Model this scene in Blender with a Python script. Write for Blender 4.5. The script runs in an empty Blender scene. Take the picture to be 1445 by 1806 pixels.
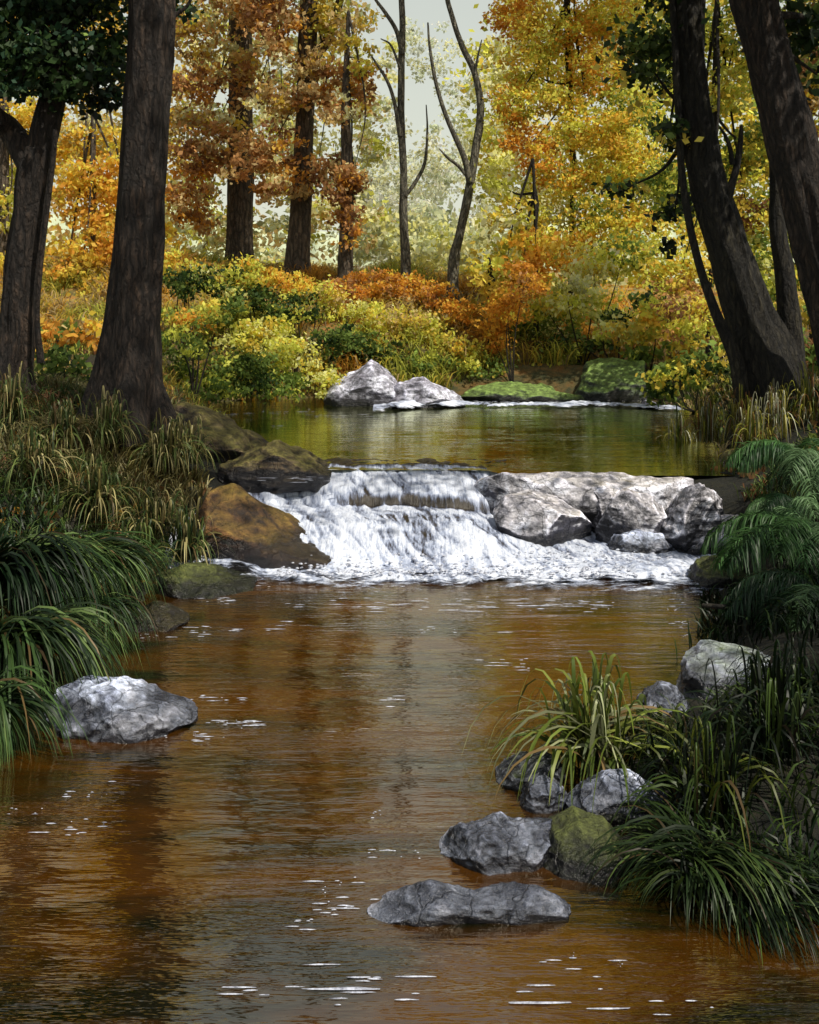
import bpy, math
import numpy as np
from mathutils import Vector
F, H0, CZ, CX = 1900.0, 500.0, 2.0, 722.5
rs = np.random.RandomState(7)
C = bpy.context.scene.collection
UW = 0.42                                   # level of the upper pool

def P(px, py, Y):
    return np.array([(px-CX)/F*Y, Y, CZ-(py-H0)/F*Y])
def G(px, py, z=0.0):
    Y = F*(CZ-z)/(py-H0)
    return np.array([(px-CX)/F*Y, Y, z])
def ss(a, b, x):
    t = np.clip((x-a)/(b-a), 0, 1); return t*t*(3-2*t)

# ---------------------------------------------------------------- noise
def hsh(i, j, k, s):
    n = (i.astype(np.int64)*374761393 + j.astype(np.int64)*668265263 + k.astype(np.int64)*2147483647 + s*974634777) & 0xffffffff
    n = ((n ^ (n >> 13))*1274126177) & 0xffffffff
    n = ((n ^ (n >> 15))*2246822519) & 0xffffffff
    return ((n ^ (n >> 16)) & 0xffffff)/float(0xffffff)
def vnoise(p, s=0):
    f = np.floor(p); t = p-f; t = t*t*(3-2*t); i, j, k = f[..., 0], f[..., 1], f[..., 2]
    r = 0
    for a in (0, 1):
        for b in (0, 1):
            for c in (0, 1):
                w = (t[..., 0] if a else 1-t[..., 0])*(t[..., 1] if b else 1-t[..., 1])*(t[..., 2] if c else 1-t[..., 2])
                r = r + w*hsh(i+a, j+b, k+c, s)
    return r*2-1
def fbm(p, o=4, s=0):
    r, a = 0, 1.0
    p = np.asarray(p, float)
    for q in range(o):
        r = r + a*vnoise(p, s+q*17); p = p*2.03+3.1; a *= .5
    return r
def xyz(x, y, z=0.0):
    x, y = np.broadcast_arrays(np.asarray(x, float), np.asarray(y, float))
    return np.stack([x, y, np.zeros_like(x)+z], -1)

# ---------------------------------------------------------------- objects
def setp(o, label=None, cat=None, group=None, kind=None):
    if label: o['label'] = label
    if cat: o['category'] = cat
    if group: o['group'] = group
    if kind: o['kind'] = kind
    return o
def empty(name, loc, label, cat, group=None):
    o = bpy.data.objects.new(name, None); C.objects.link(o)
    o.location = [float(v) for v in loc]; o.empty_display_size = .1
    setp(o, label, cat, group); return o
def mesh(name, V, Fc, mat, parent=None, col=None, smooth=True, origin=None):
    V = np.asarray(V, float)
    og = np.array(parent.location) if parent else (np.asarray(origin, float) if origin is not None else np.zeros(3))
    V = V-og
    me = bpy.data.meshes.new(name)
    if isinstance(Fc, np.ndarray):
        n, k = Fc.shape
        me.vertices.add(len(V)); me.vertices.foreach_set('co', V.astype(np.float32).ravel())
        me.loops.add(n*k); me.loops.foreach_set('vertex_index', Fc.astype(np.int32).ravel())
        me.polygons.add(n); me.polygons.foreach_set('loop_start', np.arange(0, n*k, k, dtype=np.int32))
        me.update(calc_edges=True)
    else:
        me.from_pydata([tuple(v) for v in V], [], Fc)
    if smooth: me.polygons.foreach_set('use_smooth', np.ones(len(me.polygons), bool))
    if col is not None:
        a = me.color_attributes.new('col', 'FLOAT_COLOR', 'POINT')
        c = np.ones((len(V), 4), np.float32); c[:, :3] = col
        a.data.foreach_set('color', c.ravel())
    me.materials.append(mat)
    o = bpy.data.objects.new(name, me); C.objects.link(o)
    if parent: o.parent = parent
    else: o.location = og
    return o
class MB:
    def __init__(s): s.V = []; s.F = []; s.c = []; s.n = 0
    def add(s, V, Fc, col=None):
        s.V.append(V); s.F.append(np.asarray(Fc)+s.n); s.n += len(V)
        if col is not None: s.c.append(np.broadcast_to(col, (len(V), 3)))
    def build(s, name, mat, parent=None, **k):
        return mesh(name, np.concatenate(s.V), np.concatenate(s.F), mat, parent, np.concatenate(s.c) if s.c else None, **k)
def gridF(nu, nv, wrap=False):
    i = np.arange(nu-1)[:, None]; j = np.arange(nv if wrap else nv-1)[None, :]
    j2 = (j+1) % nv
    return np.stack([i*nv+j, i*nv+j2, (i+1)*nv+j2, (i+1)*nv+j], -1).reshape(-1, 4)

# ---------------------------------------------------------------- materials
def mat(name):
    m = bpy.data.materials.new(name); m.use_nodes = True; nt = m.node_tree; nt.nodes.clear()
    out = nt.nodes.new('ShaderNodeOutputMaterial'); return m, nt, out
def N(nt, t, **k):
    n = nt.nodes.new(t)
    for a, b in k.items():
        if a.startswith('i_'):
            key = a[2:]; key = int(key) if key.isdigit() else key.replace('_', ' ')
            n.inputs[key].default_value = b
        else: setattr(n, a, b)
    return n
def ramp(nt, fac, stops):
    r = N(nt, 'ShaderNodeValToRGB'); e = r.color_ramp.elements
    while len(e) < len(stops): e.new(.5)
    for el, (p, c) in zip(e, stops): el.position = p; el.color = (*c, 1)
    nt.links.new(fac, r.inputs[0]); return r.outputs[0]
def noise(nt, scale, det=5, rough=.6, sc=(1, 1, 1), coord='Object', dist=0):
    tc = N(nt, 'ShaderNodeTexCoord'); mp = N(nt, 'ShaderNodeMapping'); mp.inputs['Scale'].default_value = sc
    nt.links.new(tc.outputs[coord], mp.inputs[0])
    n = N(nt, 'ShaderNodeTexNoise', i_Scale=scale, i_Detail=det, i_Roughness=rough, i_Distortion=dist)
    nt.links.new(mp.outputs[0], n.inputs['Vector']); return n.outputs['Fac']
def mixc(nt, fac, a, b, mode='MIX'):
    m = N(nt, 'ShaderNodeMix', data_type='RGBA', blend_type=mode)
    for s, v in ((0, fac), (6, a), (7, b)):
        if hasattr(v, 'links'): nt.links.new(v, m.inputs[s])
        elif s == 0: m.inputs[0].default_value = v
        else: m.inputs[s].default_value = (*v, 1)
    return m.outputs[2]
def math_(nt, op, a, b=0.0, c=0.0, clamp=False):
    m = N(nt, 'ShaderNodeMath', operation=op, use_clamp=clamp)
    for i, v in enumerate((a, b, c)):
        if hasattr(v, 'links'): nt.links.new(v, m.inputs[i])
        else: m.inputs[i].default_value = v
    return m.outputs[0]
def bump(nt, h, st, dist=.02, nrm=None):
    b = N(nt, 'ShaderNodeBump', i_Strength=st, i_Distance=dist); nt.links.new(h, b.inputs['Height'])
    if nrm: nt.links.new(nrm, b.inputs['Normal'])
    return b.outputs[0]

def N_col(nt, scale):
    tc = N(nt, 'ShaderNodeTexCoord'); n = N(nt, 'ShaderNodeTexNoise', i_Scale=scale, i_Detail=4); nt.links.new(tc.outputs['Object'], n.inputs['Vector']); return n.outputs['Color']
def m_leaf(name, trans=.45, rough=.6):
    m, nt, out = mat(name)
    a = N(nt, 'ShaderNodeAttribute', attribute_name='col')
    p = N(nt, 'ShaderNodeBsdfPrincipled', i_Roughness=rough); p.inputs['Specular IOR Level'].default_value = .25
    nt.links.new(a.outputs['Color'], p.inputs['Base Color'])
    t = N(nt, 'ShaderNodeBsdfTranslucent'); nt.links.new(a.outputs['Color'], t.inputs[0])
    mx = N(nt, 'ShaderNodeMixShader'); mx.inputs[0].default_value = trans
    nt.links.new(p.outputs[0], mx.inputs[1]); nt.links.new(t.outputs[0], mx.inputs[2]); nt.links.new(mx.outputs[0], out.inputs[0]); return m
def m_bark(name, dark, light, warm, sc=9):
    m, nt, out = mat(name)
    n1 = noise(nt, sc*1.5, 7, .7, (1, 1, .2), dist=1.2); n2 = noise(nt, sc*5, 5, .7, (1, 1, .35)); n3 = noise(nt, 2.2, 3, .5, (1, 1, .6))
    c = ramp(nt, n1, [(.36, dark), (.52, light), (.68, warm)])
    c = mixc(nt, math_(nt, 'MULTIPLY', n3, .8), c, dark)
    c = mixc(nt, .55, c, ramp(nt, n2, [(.35, (.25, .25, .25)), (.65, (1, 1, 1))]), 'MULTIPLY')
    p = N(nt, 'ShaderNodeBsdfPrincipled', i_Roughness=.9)
    nt.links.new(c, p.inputs['Base Color'])
    tcv = N(nt, 'ShaderNodeTexCoord'); mp = N(nt, 'ShaderNodeMapping'); mp.inputs['Scale'].default_value = (1, 1, .22); vm = N(nt, 'ShaderNodeVectorMath', operation='MULTIPLY_ADD'); nt.links.new(N_col(nt, 5.0), vm.inputs[0]); vm.inputs[1].default_value = (.12, .12, .3)
    nt.links.new(tcv.outputs['Object'], vm.inputs[2]); nt.links.new(vm.outputs[0], mp.inputs[0]); vo = N(nt, 'ShaderNodeTexVoronoi', feature='DISTANCE_TO_EDGE', i_Scale=sc*2.2); nt.links.new(mp.outputs[0], vo.inputs['Vector']); crk = ramp(nt, vo.outputs['Distance'], [(.0, (.12, .12, .12)), (.22, (1, 1, 1))])
    c = mixc(nt, .75, c, crk, 'MULTIPLY'); nt.links.new(c, p.inputs['Base Color'])
    b = bump(nt, crk, .9, .035); b = bump(nt, n1, 1, .06, b); b = bump(nt, n2, .9, .03, b); nt.links.new(b, p.inputs['Normal'])
    nt.links.new(p.outputs[0], out.inputs[0]); return m
def m_rock(name, dark, mid, light, moss=0.0, mosscol=(.05, .07, .012), wet=None):
    m, nt, out = mat(name)
    n1 = noise(nt, 3.2, 8, .68, dist=.4); n2 = noise(nt, 17, 6, .7, (1, 1, 1.6)); n3 = noise(nt, 60, 3, .6)
    n4 = noise(nt, 4.5, 5, .6, (.6, .6, 3.2), dist=1.2)
    c = ramp(nt, n1, [(.38, dark), (.5, mid), (.62, light)])
    c = mixc(nt, .75, c, ramp(nt, n2, [(.32, (.3, .3, .32)), (.55, (1, 1, 1))]), 'MULTIPLY')
    c = mixc(nt, .5, c, ramp(nt, n4, [(.38, (.35, .35, .38)), (.5, (1, 1, 1))]), 'MULTIPLY')
    tcv = N(nt, 'ShaderNodeTexCoord'); vm = N(nt, 'ShaderNodeVectorMath', operation='MULTIPLY_ADD'); nt.links.new(N_col(nt, 4.0), vm.inputs[0]); vm.inputs[1].default_value = (.35, .35, .35); nt.links.new(tcv.outputs['Object'], vm.inputs[2])
    vo = N(nt, 'ShaderNodeTexVoronoi', feature='DISTANCE_TO_EDGE', i_Scale=5.5); nt.links.new(vm.outputs[0], vo.inputs['Vector']); crk = ramp(nt, vo.outputs['Distance'], [(.0, (0, 0, 0)), (.035, (1, 1, 1))])
    c = mixc(nt, .55, c, crk, 'MULTIPLY')
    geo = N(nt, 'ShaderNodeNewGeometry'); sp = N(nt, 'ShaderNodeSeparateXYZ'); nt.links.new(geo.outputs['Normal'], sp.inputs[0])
    if moss > 0:
        f = math_(nt, 'ADD', math_(nt, 'MULTIPLY', sp.outputs['Z'], .55), math_(nt, 'MULTIPLY', n1, 1.1))
        f = math_(nt, 'MULTIPLY_ADD', f, 3.5, -3.6+3.0*moss, clamp=True)
        mc = mixc(nt, ramp(nt, n2, [(.35, (0, 0, 0)), (.65, (1, 1, 1))]), tuple(v*.6 for v in mosscol), tuple(min(1, v*1.6) for v in mosscol))
        c = mixc(nt, f, c, mc)
    p = N(nt, 'ShaderNodeBsdfPrincipled', i_Roughness=.62)
    c = mixc(nt, .85, c, ramp(nt, geo.outputs['Pointiness'], [(.44, (.2, .2, .22)), (.5, (.9, .9, .9)), (.55, (2.0, 2.0, 2.1))]), 'MULTIPLY')  # edge highlights and crevice shade painted into the colour
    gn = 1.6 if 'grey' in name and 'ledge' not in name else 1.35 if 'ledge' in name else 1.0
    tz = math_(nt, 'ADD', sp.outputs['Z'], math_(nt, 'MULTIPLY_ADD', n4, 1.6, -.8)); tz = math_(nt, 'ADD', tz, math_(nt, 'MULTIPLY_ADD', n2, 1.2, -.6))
    c = mixc(nt, 1.0, c, ramp(nt, math_(nt, 'MULTIPLY_ADD', tz, .5, .35, clamp=True), [(.36, (.10, .10, .13)), (.55, tuple(gn*v for v in (.8, .82, .86))), (.8, tuple(gn*v for v in (1.4, 1.42, 1.5)))]), 'MULTIPLY')  # lit tops and shaded sides painted into the colour by surface slope
    if wet is not None:                       # damp dark band just above the waterline
        s2 = N(nt, 'ShaderNodeSeparateXYZ'); nt.links.new(geo.outputs['Position'], s2.inputs[0])
        z = math_(nt, 'ADD', s2.outputs['Z'], math_(nt, 'MULTIPLY', n1, -.10))
        w = math_(nt, 'MULTIPLY_ADD', z, -14, 14*(wet)+.2, clamp=True)
        c = mixc(nt, w, c, mixc(nt, .82, c, (.006, .006, .009)))
        nt.links.new(math_(nt, 'MULTIPLY_ADD', w, -.38, .62), p.inputs['Roughness'])
    nt.links.new(c, p.inputs['Base Color'])
    b = bump(nt, n1, .9, .07); b = bump(nt, n4, .8, .04, b); b = bump(nt, n2, 1, .03, b); b = bump(nt, n3, .8, .008, b); b = bump(nt, crk, .6, .012, b); nt.links.new(b, p.inputs['Normal'])
    nt.links.new(p.outputs[0], out.inputs[0]); return m

LEAF = m_leaf('leaf_foliage', .6); GRASS = m_leaf('grass_blade', .3, .45); DLEAF = m_leaf('dark_foliage', .2, .5)
BARK = m_bark('dark_bark', (.014, .010, .008), (.075, .052, .038), (.20, .125, .08))
BARK_R = m_bark('mossy_bark', (.010, .009, .007), (.05, .042, .028), (.13, .11, .06))
BARK_B = m_bark('hazy_brown_bark', (.10, .08, .06), (.2, .15, .10), (.3, .22, .15), 6)
BARK_S = m_bark('slender_grey_bark', (.16, .15, .11), (.3, .27, .2), (.4, .37, .29), 10)
STEM = m_bark('twig_bark', (.02, .016, .01), (.06, .045, .03), (.09, .07, .04), 14)
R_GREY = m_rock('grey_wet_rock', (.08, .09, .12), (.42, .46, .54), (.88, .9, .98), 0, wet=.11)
R_GREYM = m_rock('grey_lichen_rock', (.08, .085, .1), (.4, .42, .46), (.85, .87, .92), .15, wet=.12)
R_FAR = m_rock('pale_far_rock', (.13, .12, .14), (.38, .37, .42), (.8, .8, .88), 0, wet=UW+.03)
R_LEDGE = m_rock('warm_grey_ledge_rock', (.08, .08, .09), (.4, .38, .38), (.78, .78, .83), .02, (.10, .075, .02), wet=.1)
R_GOLD = m_rock('golden_mossy_rock', (.02, .010, .004), (.10, .045, .012), (.21, .10, .026), .2, (.10, .065, .01), wet=.16)
R_BROWN = m_rock('brown_rock', (.03, .02, .012), (.12, .08, .04), (.26, .18, .09), .28, (.10, .085, .018), wet=UW+.03)
R_MOSS = m_rock('mossy_rock', (.02, .02, .015), (.07, .07, .05), (.18, .16, .12), .45, (.045, .052, .01), wet=.05)
R_MOSSU = m_rock('green_far_rock', (.03, .035, .03), (.1, .12, .09), (.26, .3, .22), .5, (.10, .15, .03), wet=UW+.02)

# ---------------------------------------------------------------- stream outline and terrain
WPOLY = np.array([(-4.5, -60), (-3.4, -6), (-2.9, 0), (-2.4, 3), (-1.95, 4.2), (-1.72, 5.2), (-1.66, 6.1), (-1.55, 6.9), (-1.6, 7.6), (-1.6, 8.3),
    (-1.55, 8.9), (-1.45, 9.4), (-1.6, 10.3), (-2.0, 12), (-2.6, 13.4), (-2.5, 14.4), (-1.0, 14.9), (.6, 14.8), (2.0, 14.6), (3.3, 14.3), (3.5, 12.6), (3.05, 10.8), (2.6, 9.3), (2.15, 8.6),
    (1.95, 7.4), (1.7, 6.4), (1.35, 5.7), (1.05, 5.0), (.75, 4.6), (.5, 4.3), (.52, 3.75), (.8, 3.42), (1.5, 3.22), (2.6, 2.8), (3.6, 1), (4.2, -6), (5, -60)], float)
def sdf(x, y):
    x = np.asarray(x, float); y = np.asarray(y, float); sh = x.shape; x = x.ravel(); y = y.ravel()
    d = np.full(x.shape, 1e9); ins = np.zeros(x.shape, bool); n = len(WPOLY)
    for i in range(n):
        a = WPOLY[i]; b = WPOLY[(i+1) % n]; e = b-a; wx, wy = x-a[0], y-a[1]
        t = np.clip((wx*e[0]+wy*e[1])/(e@e), 0, 1)
        d = np.minimum(d, np.hypot(wx-e[0]*t, wy-e[1]*t))
        c = (a[1] > y) != (b[1] > y)
        with np.errstate(divide='ignore', invalid='ignore'):
            ins ^= c & (x < (b[0]-a[0])*(y-a[1])/(b[1]-a[1]+1e-12)+a[0])
    return np.where(ins, -d, d).reshape(sh)
ctl = [(220,720,9.2),(30,690,9.5),(100,850,7.5),(50,1000,6),(0,1300,4.2),(350,760,9.8),(300,1000,7),(-400,600,12),(300,600,14),(300,462,20),(530,492,20),(700,492,20),
    (800,515,20),(870,585,17),(870,655,15.5),(620,640,15.5),(1000,640,15.5),(1150,655,15),(1300,720,10),(1445,690,10),(1300,830,8.5),(1445,850,8),(1300,1030,6.5),
    (1445,1050,6),(1300,1250,4.8),(1445,1250,4.5),(1100,1420,4.1),(1445,1500,3.6),(1200,1700,3.0),(1700,1500,3.2),(0,450,25),(1400,560,16),(1200,600,16),(1445,520,25),
    (722,480,30),(-600,800,6),(2200,800,7),(400,460,30),(1000,500,25),(450,560,16.5),(650,560,17),(1700,600,12)]
CT = np.array([P(*c) for c in ctl]+[(-6,0,.8),(6,0,.8),(-8,-8,1),(8,-8,1),(0,60,3),(-40,40,3.2),(40,40,3.2),(-60,0,2.5),(60,0,2.5),(0,-60,1.5),(-300,300,4),(300,300,4),(0,400,4),(300,-300,3),(-300,-300,3)])
def wl(y):
    return UW*ss(7.7, 9.0, y)
def hgt(x, y):
    x = np.asarray(x, float); y = np.asarray(y, float)
    num = 0; den = 0
    for cx, cy, cz in CT:
        w = 1/((x-cx)**2+(y-cy)**2+.15)**1.5; num = num+w*cz; den = den+w
    b = num/den
    d = sdf(x, y); w = wl(y)
    b = np.maximum(b, w+.06)
    n = fbm(xyz(x*.9, y*.9), 4, 3)*.09*ss(0, 1, d)+fbm(xyz(x*5, y*5), 3, 5)*.02
    out = w-.03+(b-w+.03)*ss(-.05, .9, d)+n
    inn = w-.04-.5*ss(0, .7, -d)
    return np.where(d > 0, out, inn)

def axis(lo, hi, fine, far, g):
    v = list(np.arange(lo, hi, fine)); s = fine
    while v[-1] < far: s *= g; v.append(v[-1]+s)
    s = fine
    while v[0] > -far: s *= g; v.insert(0, v[0]-s)
    return np.array(v)
gx = axis(-5, 5, .09, 500, 1.09); gy = axis(1.5, 21, .09, 500, 1.09)
XX, YY = np.meshgrid(gx, gy, indexing='ij'); ZZ = hgt(XX, YY)
m, nt, out = mat('forest_floor')
n1 = noise(nt, 1.3, 6, .65); n2 = noise(nt, 22, 6, .75); n3 = noise(nt, 5, 5, .6)
c = ramp(nt, n1, [(.35, (.005, .006, .003)), (.52, (.010, .011, .004)), (.7, (.026, .02, .007))])
c = mixc(nt, .8, c, ramp(nt, n2, [(.35, (.12, .12, .12)), (.52, (.8, .8, .8)), (.68, (2.2, 1.7, 1.0))]), 'MULTIPLY')
geo = N(nt, 'ShaderNodeNewGeometry'); s2 = N(nt, 'ShaderNodeSeparateXYZ'); nt.links.new(geo.outputs['Position'], s2.inputs[0])
far = math_(nt, 'MULTIPLY_ADD', s2.outputs['Y'], .16, -2.1, clamp=True)
fc = ramp(nt, n3, [(.38, (.10, .11, .03)), (.52, (.30, .2, .05)), (.64, (.42, .2, .04))])
c = mixc(nt, far, c, fc)
p = N(nt, 'ShaderNodeBsdfPrincipled', i_Roughness=.95); nt.links.new(c, p.inputs['Base Color'])
nt.links.new(bump(nt, n2, 1, .03), p.inputs['Normal']); nt.links.new(p.outputs[0], out.inputs[0])
GROUND = m
setp(mesh('ground', np.stack([XX, YY, ZZ], -1).reshape(-1, 3), gridF(len(gx), len(gy))[:, ::-1], GROUND), kind='structure')

# ---------------------------------------------------------------- water
def m_water(name, body, body2, rip, boost, bst, tint=(.95, .85, .70)):
    m, nt, out = mat(name)
    a = noise(nt, 1.0, 4, .55, (rip, rip*5.5, 1)); b = noise(nt, 1.0, 3, .6, (rip*3.4, rip*17, 1)); w = noise(nt, 1.1, 3, .5, (1, 1.8, 1))
    c = ramp(nt, noise(nt, 1.0, 5, .6, (.9, 2.6, 1), dist=.5), [(.40, body2), (.58, body)])
    h = math_(nt, 'ADD', a, math_(nt, 'MULTIPLY', b, math_(nt, 'MULTIPLY_ADD', w, 2.6, -.9, clamp=True)))
    nm = bump(nt, h, bst, .02)
    fr = N(nt, 'ShaderNodeFresnel', i_IOR=1.33); nt.links.new(nm, fr.inputs['Normal'])
    f = math_(nt, 'MULTIPLY_ADD', fr.outputs[0], 1.3, boost, clamp=True)
    d = N(nt, 'ShaderNodeBsdfDiffuse'); nt.links.new(c, d.inputs[0]); nt.links.new(nm, d.inputs['Normal'])
    g = N(nt, 'ShaderNodeBsdfGlossy', i_Roughness=.04); g.inputs[0].default_value = (*tint, 1); nt.links.new(nm, g.inputs['Normal'])
    mx = N(nt, 'ShaderNodeMixShader'); nt.links.new(f, mx.inputs[0]); nt.links.new(d.outputs[0], mx.inputs[1]); nt.links.new(g.outputs[0], mx.inputs[2])
    nt.links.new(mx.outputs[0], out.inputs[0]); return m
WL = m_water('tannin_stream_water', (.050, .018, .0012), (.003, .004, .001), 1.6, .21, .45)
WU = m_water('upper_pool_water', (.022, .028, .005), (.008, .014, .003), 1.6, .3, .3, (.9, .92, .62))
def sheet(name, x0, x1, y0, y1, z, m_):
    xs = np.linspace(x0, x1, 90); ys = np.linspace(y0, y1, 120); X, Y = np.meshgrid(xs, ys, indexing='ij')
    Z = z+fbm(xyz(X*.8, Y*1.6), 2, 9)*.004
    return setp(mesh(name, np.stack([X, Y, Z], -1).reshape(-1, 3), gridF(90, 120)[:, ::-1], m_), kind='structure')
sheet('stream_water', -4.8, 5.2, -8, 8.0, 0, WL)
xs = np.linspace(-3.6, 4.2, 120); v = np.linspace(0, 1, 120); X, V_ = np.meshgrid(xs, v, indexing='ij'); y0 = 9.12-.26*ss(.62, .85, X)
Y = y0+(15.2-y0)*V_; setp(mesh('upper_pool_water', np.stack([X, Y, UW+fbm(xyz(X*.8, Y*1.6), 2, 9)*.003], -1).reshape(-1, 3), gridF(120, 120)[:, ::-1], WU), kind='structure')

# cascade: one draped sheet over two ledges
nx, ny = 420, 420
xs = np.linspace(-1.75, 2.5, nx); ys = np.linspace(6.75, 9.6, ny); X, Y = np.meshgrid(xs, ys, indexing='ij')
wob = fbm(xyz(X*1.6, 0*Y), 3, 21)*.10
l1 = 8.66+wob*1.6-.16*X+.22*ss(.3, .9, X); l2 = 8.42+wob*1.1-.06*X-.40*ss(.35, 1.5, X)-.10*ss(-.3, -1.2, X)
shelf = .205*(1-.80*ss(.35, 1.05, X)); step = .035+.06*ss(-1.0, -.45, X)       # the left side runs down smoothly, the right drops over an undercut
top = shelf+step
t2 = ss(l1-.10, l1-.02, Y); t1 = np.clip((Y-l1)/(9.3-l1), 0, 1); td = np.clip((Y-(l2-.95))/.95, 0, 1)
Z = shelf*(1-(1-td)**2.0)+step*t2+(UW+.004-top)*(t1**.7)+.008
Xs = X+.35*(Y-8.4)
st = fbm(xyz(Xs*26+fbm(xyz(X*3, Y*2), 2, 8)*1.5, Y*3.2), 3, 31); st2 = fbm(xyz(Xs*9, Y*1.6), 3, 33)
chop = fbm(xyz(X*7, Y*11), 4, 35)
low = 1-ss(7.40, 7.75, Y)
Z += st*.006*(1-low)+st2*.012*(1-low)+np.abs(chop)*.02*low*ss(6.85, 7.3, Y)+np.maximum(chop, 0)*.012
Z -= .004*(1-ss(6.75, 7.0, Y))
foam = .72+st*.34+st2*.3
gap = np.exp(-((Y-(l1-.075))/.036)**2)*ss(-.75, -.35, X)
foam -= gap*.8*(.7+.8*ss(-.3, .3, st))
foam -= ss(-.05, .35, st+st2*.4)*.8*np.exp(-((Y-(l2-.22))/.15)**2)*ss(-.6, -.3, X)*(1-ss(.5, .9, X))
foam += .12; foam -= 1.6*ss(9.22, 9.42, Y+.10*st2+.06*st+.12*ss(.2, .9, X))
edge = 7.10+.05*st2-.12*ss(.5, 2, X)+.22*(1-ss(-1.3, -.4, X))
fro = ss(-.10, .22, (Y-edge)+chop*.17)
foam = np.clip(foam, 0, 1)*np.clip(.15+fro, 0, 1)-(1-fro)*.8
foam = np.clip(foam*1.15+chop*.12, 0, 1)
solid = np.clip(foam*1.1, 0, 1)*(1-low)+low*ss(-.42, .75, (Y-edge)+chop*.16+st2*.06)*1.1
foam = np.where(low > .5, np.maximum(foam, .62), foam)
keep = ((foam > .02) | ((Y > 7.4) & (Y < 9.25))) & ~((X > .85) & (Y > 8.55))
m, nt, out = mat('white_water')
at = N(nt, 'ShaderNodeAttribute', attribute_name='col'); sp = N(nt, 'ShaderNodeSeparateColor'); nt.links.new(at.outputs['Color'], sp.inputs[0])
n1a = noise(nt, 1, 6, .7, (42, 5, 5)); n1b = noise(nt, 1, 6, .7, (7, 34, 9)); n2 = noise(nt, 1, 5, .75, (80, 30, 30))
mn = N(nt, 'ShaderNodeMix', data_type='FLOAT'); nt.links.new(sp.outputs[2], mn.inputs[0]); nt.links.new(n1a, mn.inputs[2]); nt.links.new(n1b, mn.inputs[3]); n1 = mn.outputs[0]
f = math_(nt, 'ADD', sp.outputs[0], math_(nt, 'MULTIPLY_ADD', n1, 1.7, -.92)); f = math_(nt, 'ADD', f, math_(nt, 'MULTIPLY_ADD', n2, .8, -.42))
c = ramp(nt, f, [(.12, (.03, .022, .012)), (.32, (.09, .10, .14)), (.58, (.32, .37, .5)), (.95, (.72, .77, .88))])
p = N(nt, 'ShaderNodeBsdfPrincipled', i_Roughness=.35); nt.links.new(c, p.inputs['Base Color'])
nt.links.new(bump(nt, n2, .4, .01, bump(nt, n1, .8, .02)), p.inputs['Normal'])
tr = N(nt, 'ShaderNodeBsdfTransparent'); mx = N(nt, 'ShaderNodeMixShader')
al = math_(nt, 'ADD', math_(nt, 'MULTIPLY', sp.outputs[1], 3.2), math_(nt, 'MULTIPLY_ADD', n1, 4.0, -3.0), clamp=True)
nt.links.new(al, mx.inputs[0]); nt.links.new(tr.outputs[0], mx.inputs[1]); nt.links.new(p.outputs[0], mx.inputs[2]); nt.links.new(mx.outputs[0], out.inputs[0])
WHITE = m
GF = gridF(nx, ny)[:, ::-1]; kf = keep.ravel()[GF].any(1)
setp(mesh('cascade_water', np.stack([X, Y, Z], -1).reshape(-1, 3), GF[kf], WHITE, col=np.stack([foam, np.where(Y > 7.6, 1.3, solid), low], -1).reshape(-1, 3)), kind='structure')

xr = np.linspace(-.45, 3.4, 500); yr = np.linspace(0, 1, 24); X, V_ = np.meshgrid(xr, yr, indexing='ij')
c0 = 13.75+.25*fbm(xyz(X*1.3, 0*X), 3, 41)-.45*ss(.3, -.3, X); Y = c0+(V_-.5)*(.34+.22*fbm(xyz(X*2.3, 0*X), 3, 43)+.5*np.exp(-((X-.15)/.4)**2)); ed = np.sin(V_*np.pi)
cp = fbm(xyz(X*9, Y*9), 3, 45); Z = UW+.008+ed*(.03+.05*np.exp(-((X-.15)/.5)**2))+np.abs(cp)*.02*ed
setp(mesh('rapid_water', np.stack([X, Y, Z], -1).reshape(-1, 3), gridF(500, 24)[:, ::-1], WHITE, col=np.stack([.75+.3*cp, ed*1.1+.3*cp, 0*X+1], -1).reshape(-1, 3)), kind='structure')

# foam: spray beads and streaks of foam on the pools; the lowest streaks imitate sky reflection
m, nt, out = mat('foam'); p = N(nt, 'ShaderNodeBsdfPrincipled', i_Roughness=.4)
nf = noise(nt, 30, 4, .7); nt.links.new(ramp(nt, nf, [(.35, (.14, .15, .19)), (.6, (.5, .53, .62))]), p.inputs['Base Color']); nt.links.new(bump(nt, nf, .6, .01), p.inputs['Normal']); nt.links.new(p.outputs[0], out.inputs[0]); FOAM = m
fb = MB()
def dab(c, ax, ay, az):
    k = 10; a = np.linspace(0, 2*np.pi, k, endpoint=False)
    r = 1+rs.uniform(-.35, .35, k)
    ring = np.stack([np.cos(a)*r*ax, np.sin(a)*r*ay, np.zeros(k)], -1)
    V = np.concatenate([ring+c, ring*.55+c+[0, 0, az], [c+[0, 0, az*1.2]]])
    Fq = [[i, (i+1) % k, k+(i+1) % k, k+i] for i in range(k)]+[[k+i, k+(i+1) % k, 2*k, 2*k] for i in range(k)]
    Ft = []
    for q in Fq:
        if q[2] == q[3]: Ft.append(q[:3])
        else: Ft += [[q[0], q[1], q[2]], [q[0], q[2], q[3]]]
    fb.add(V, np.array(Ft))
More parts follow.
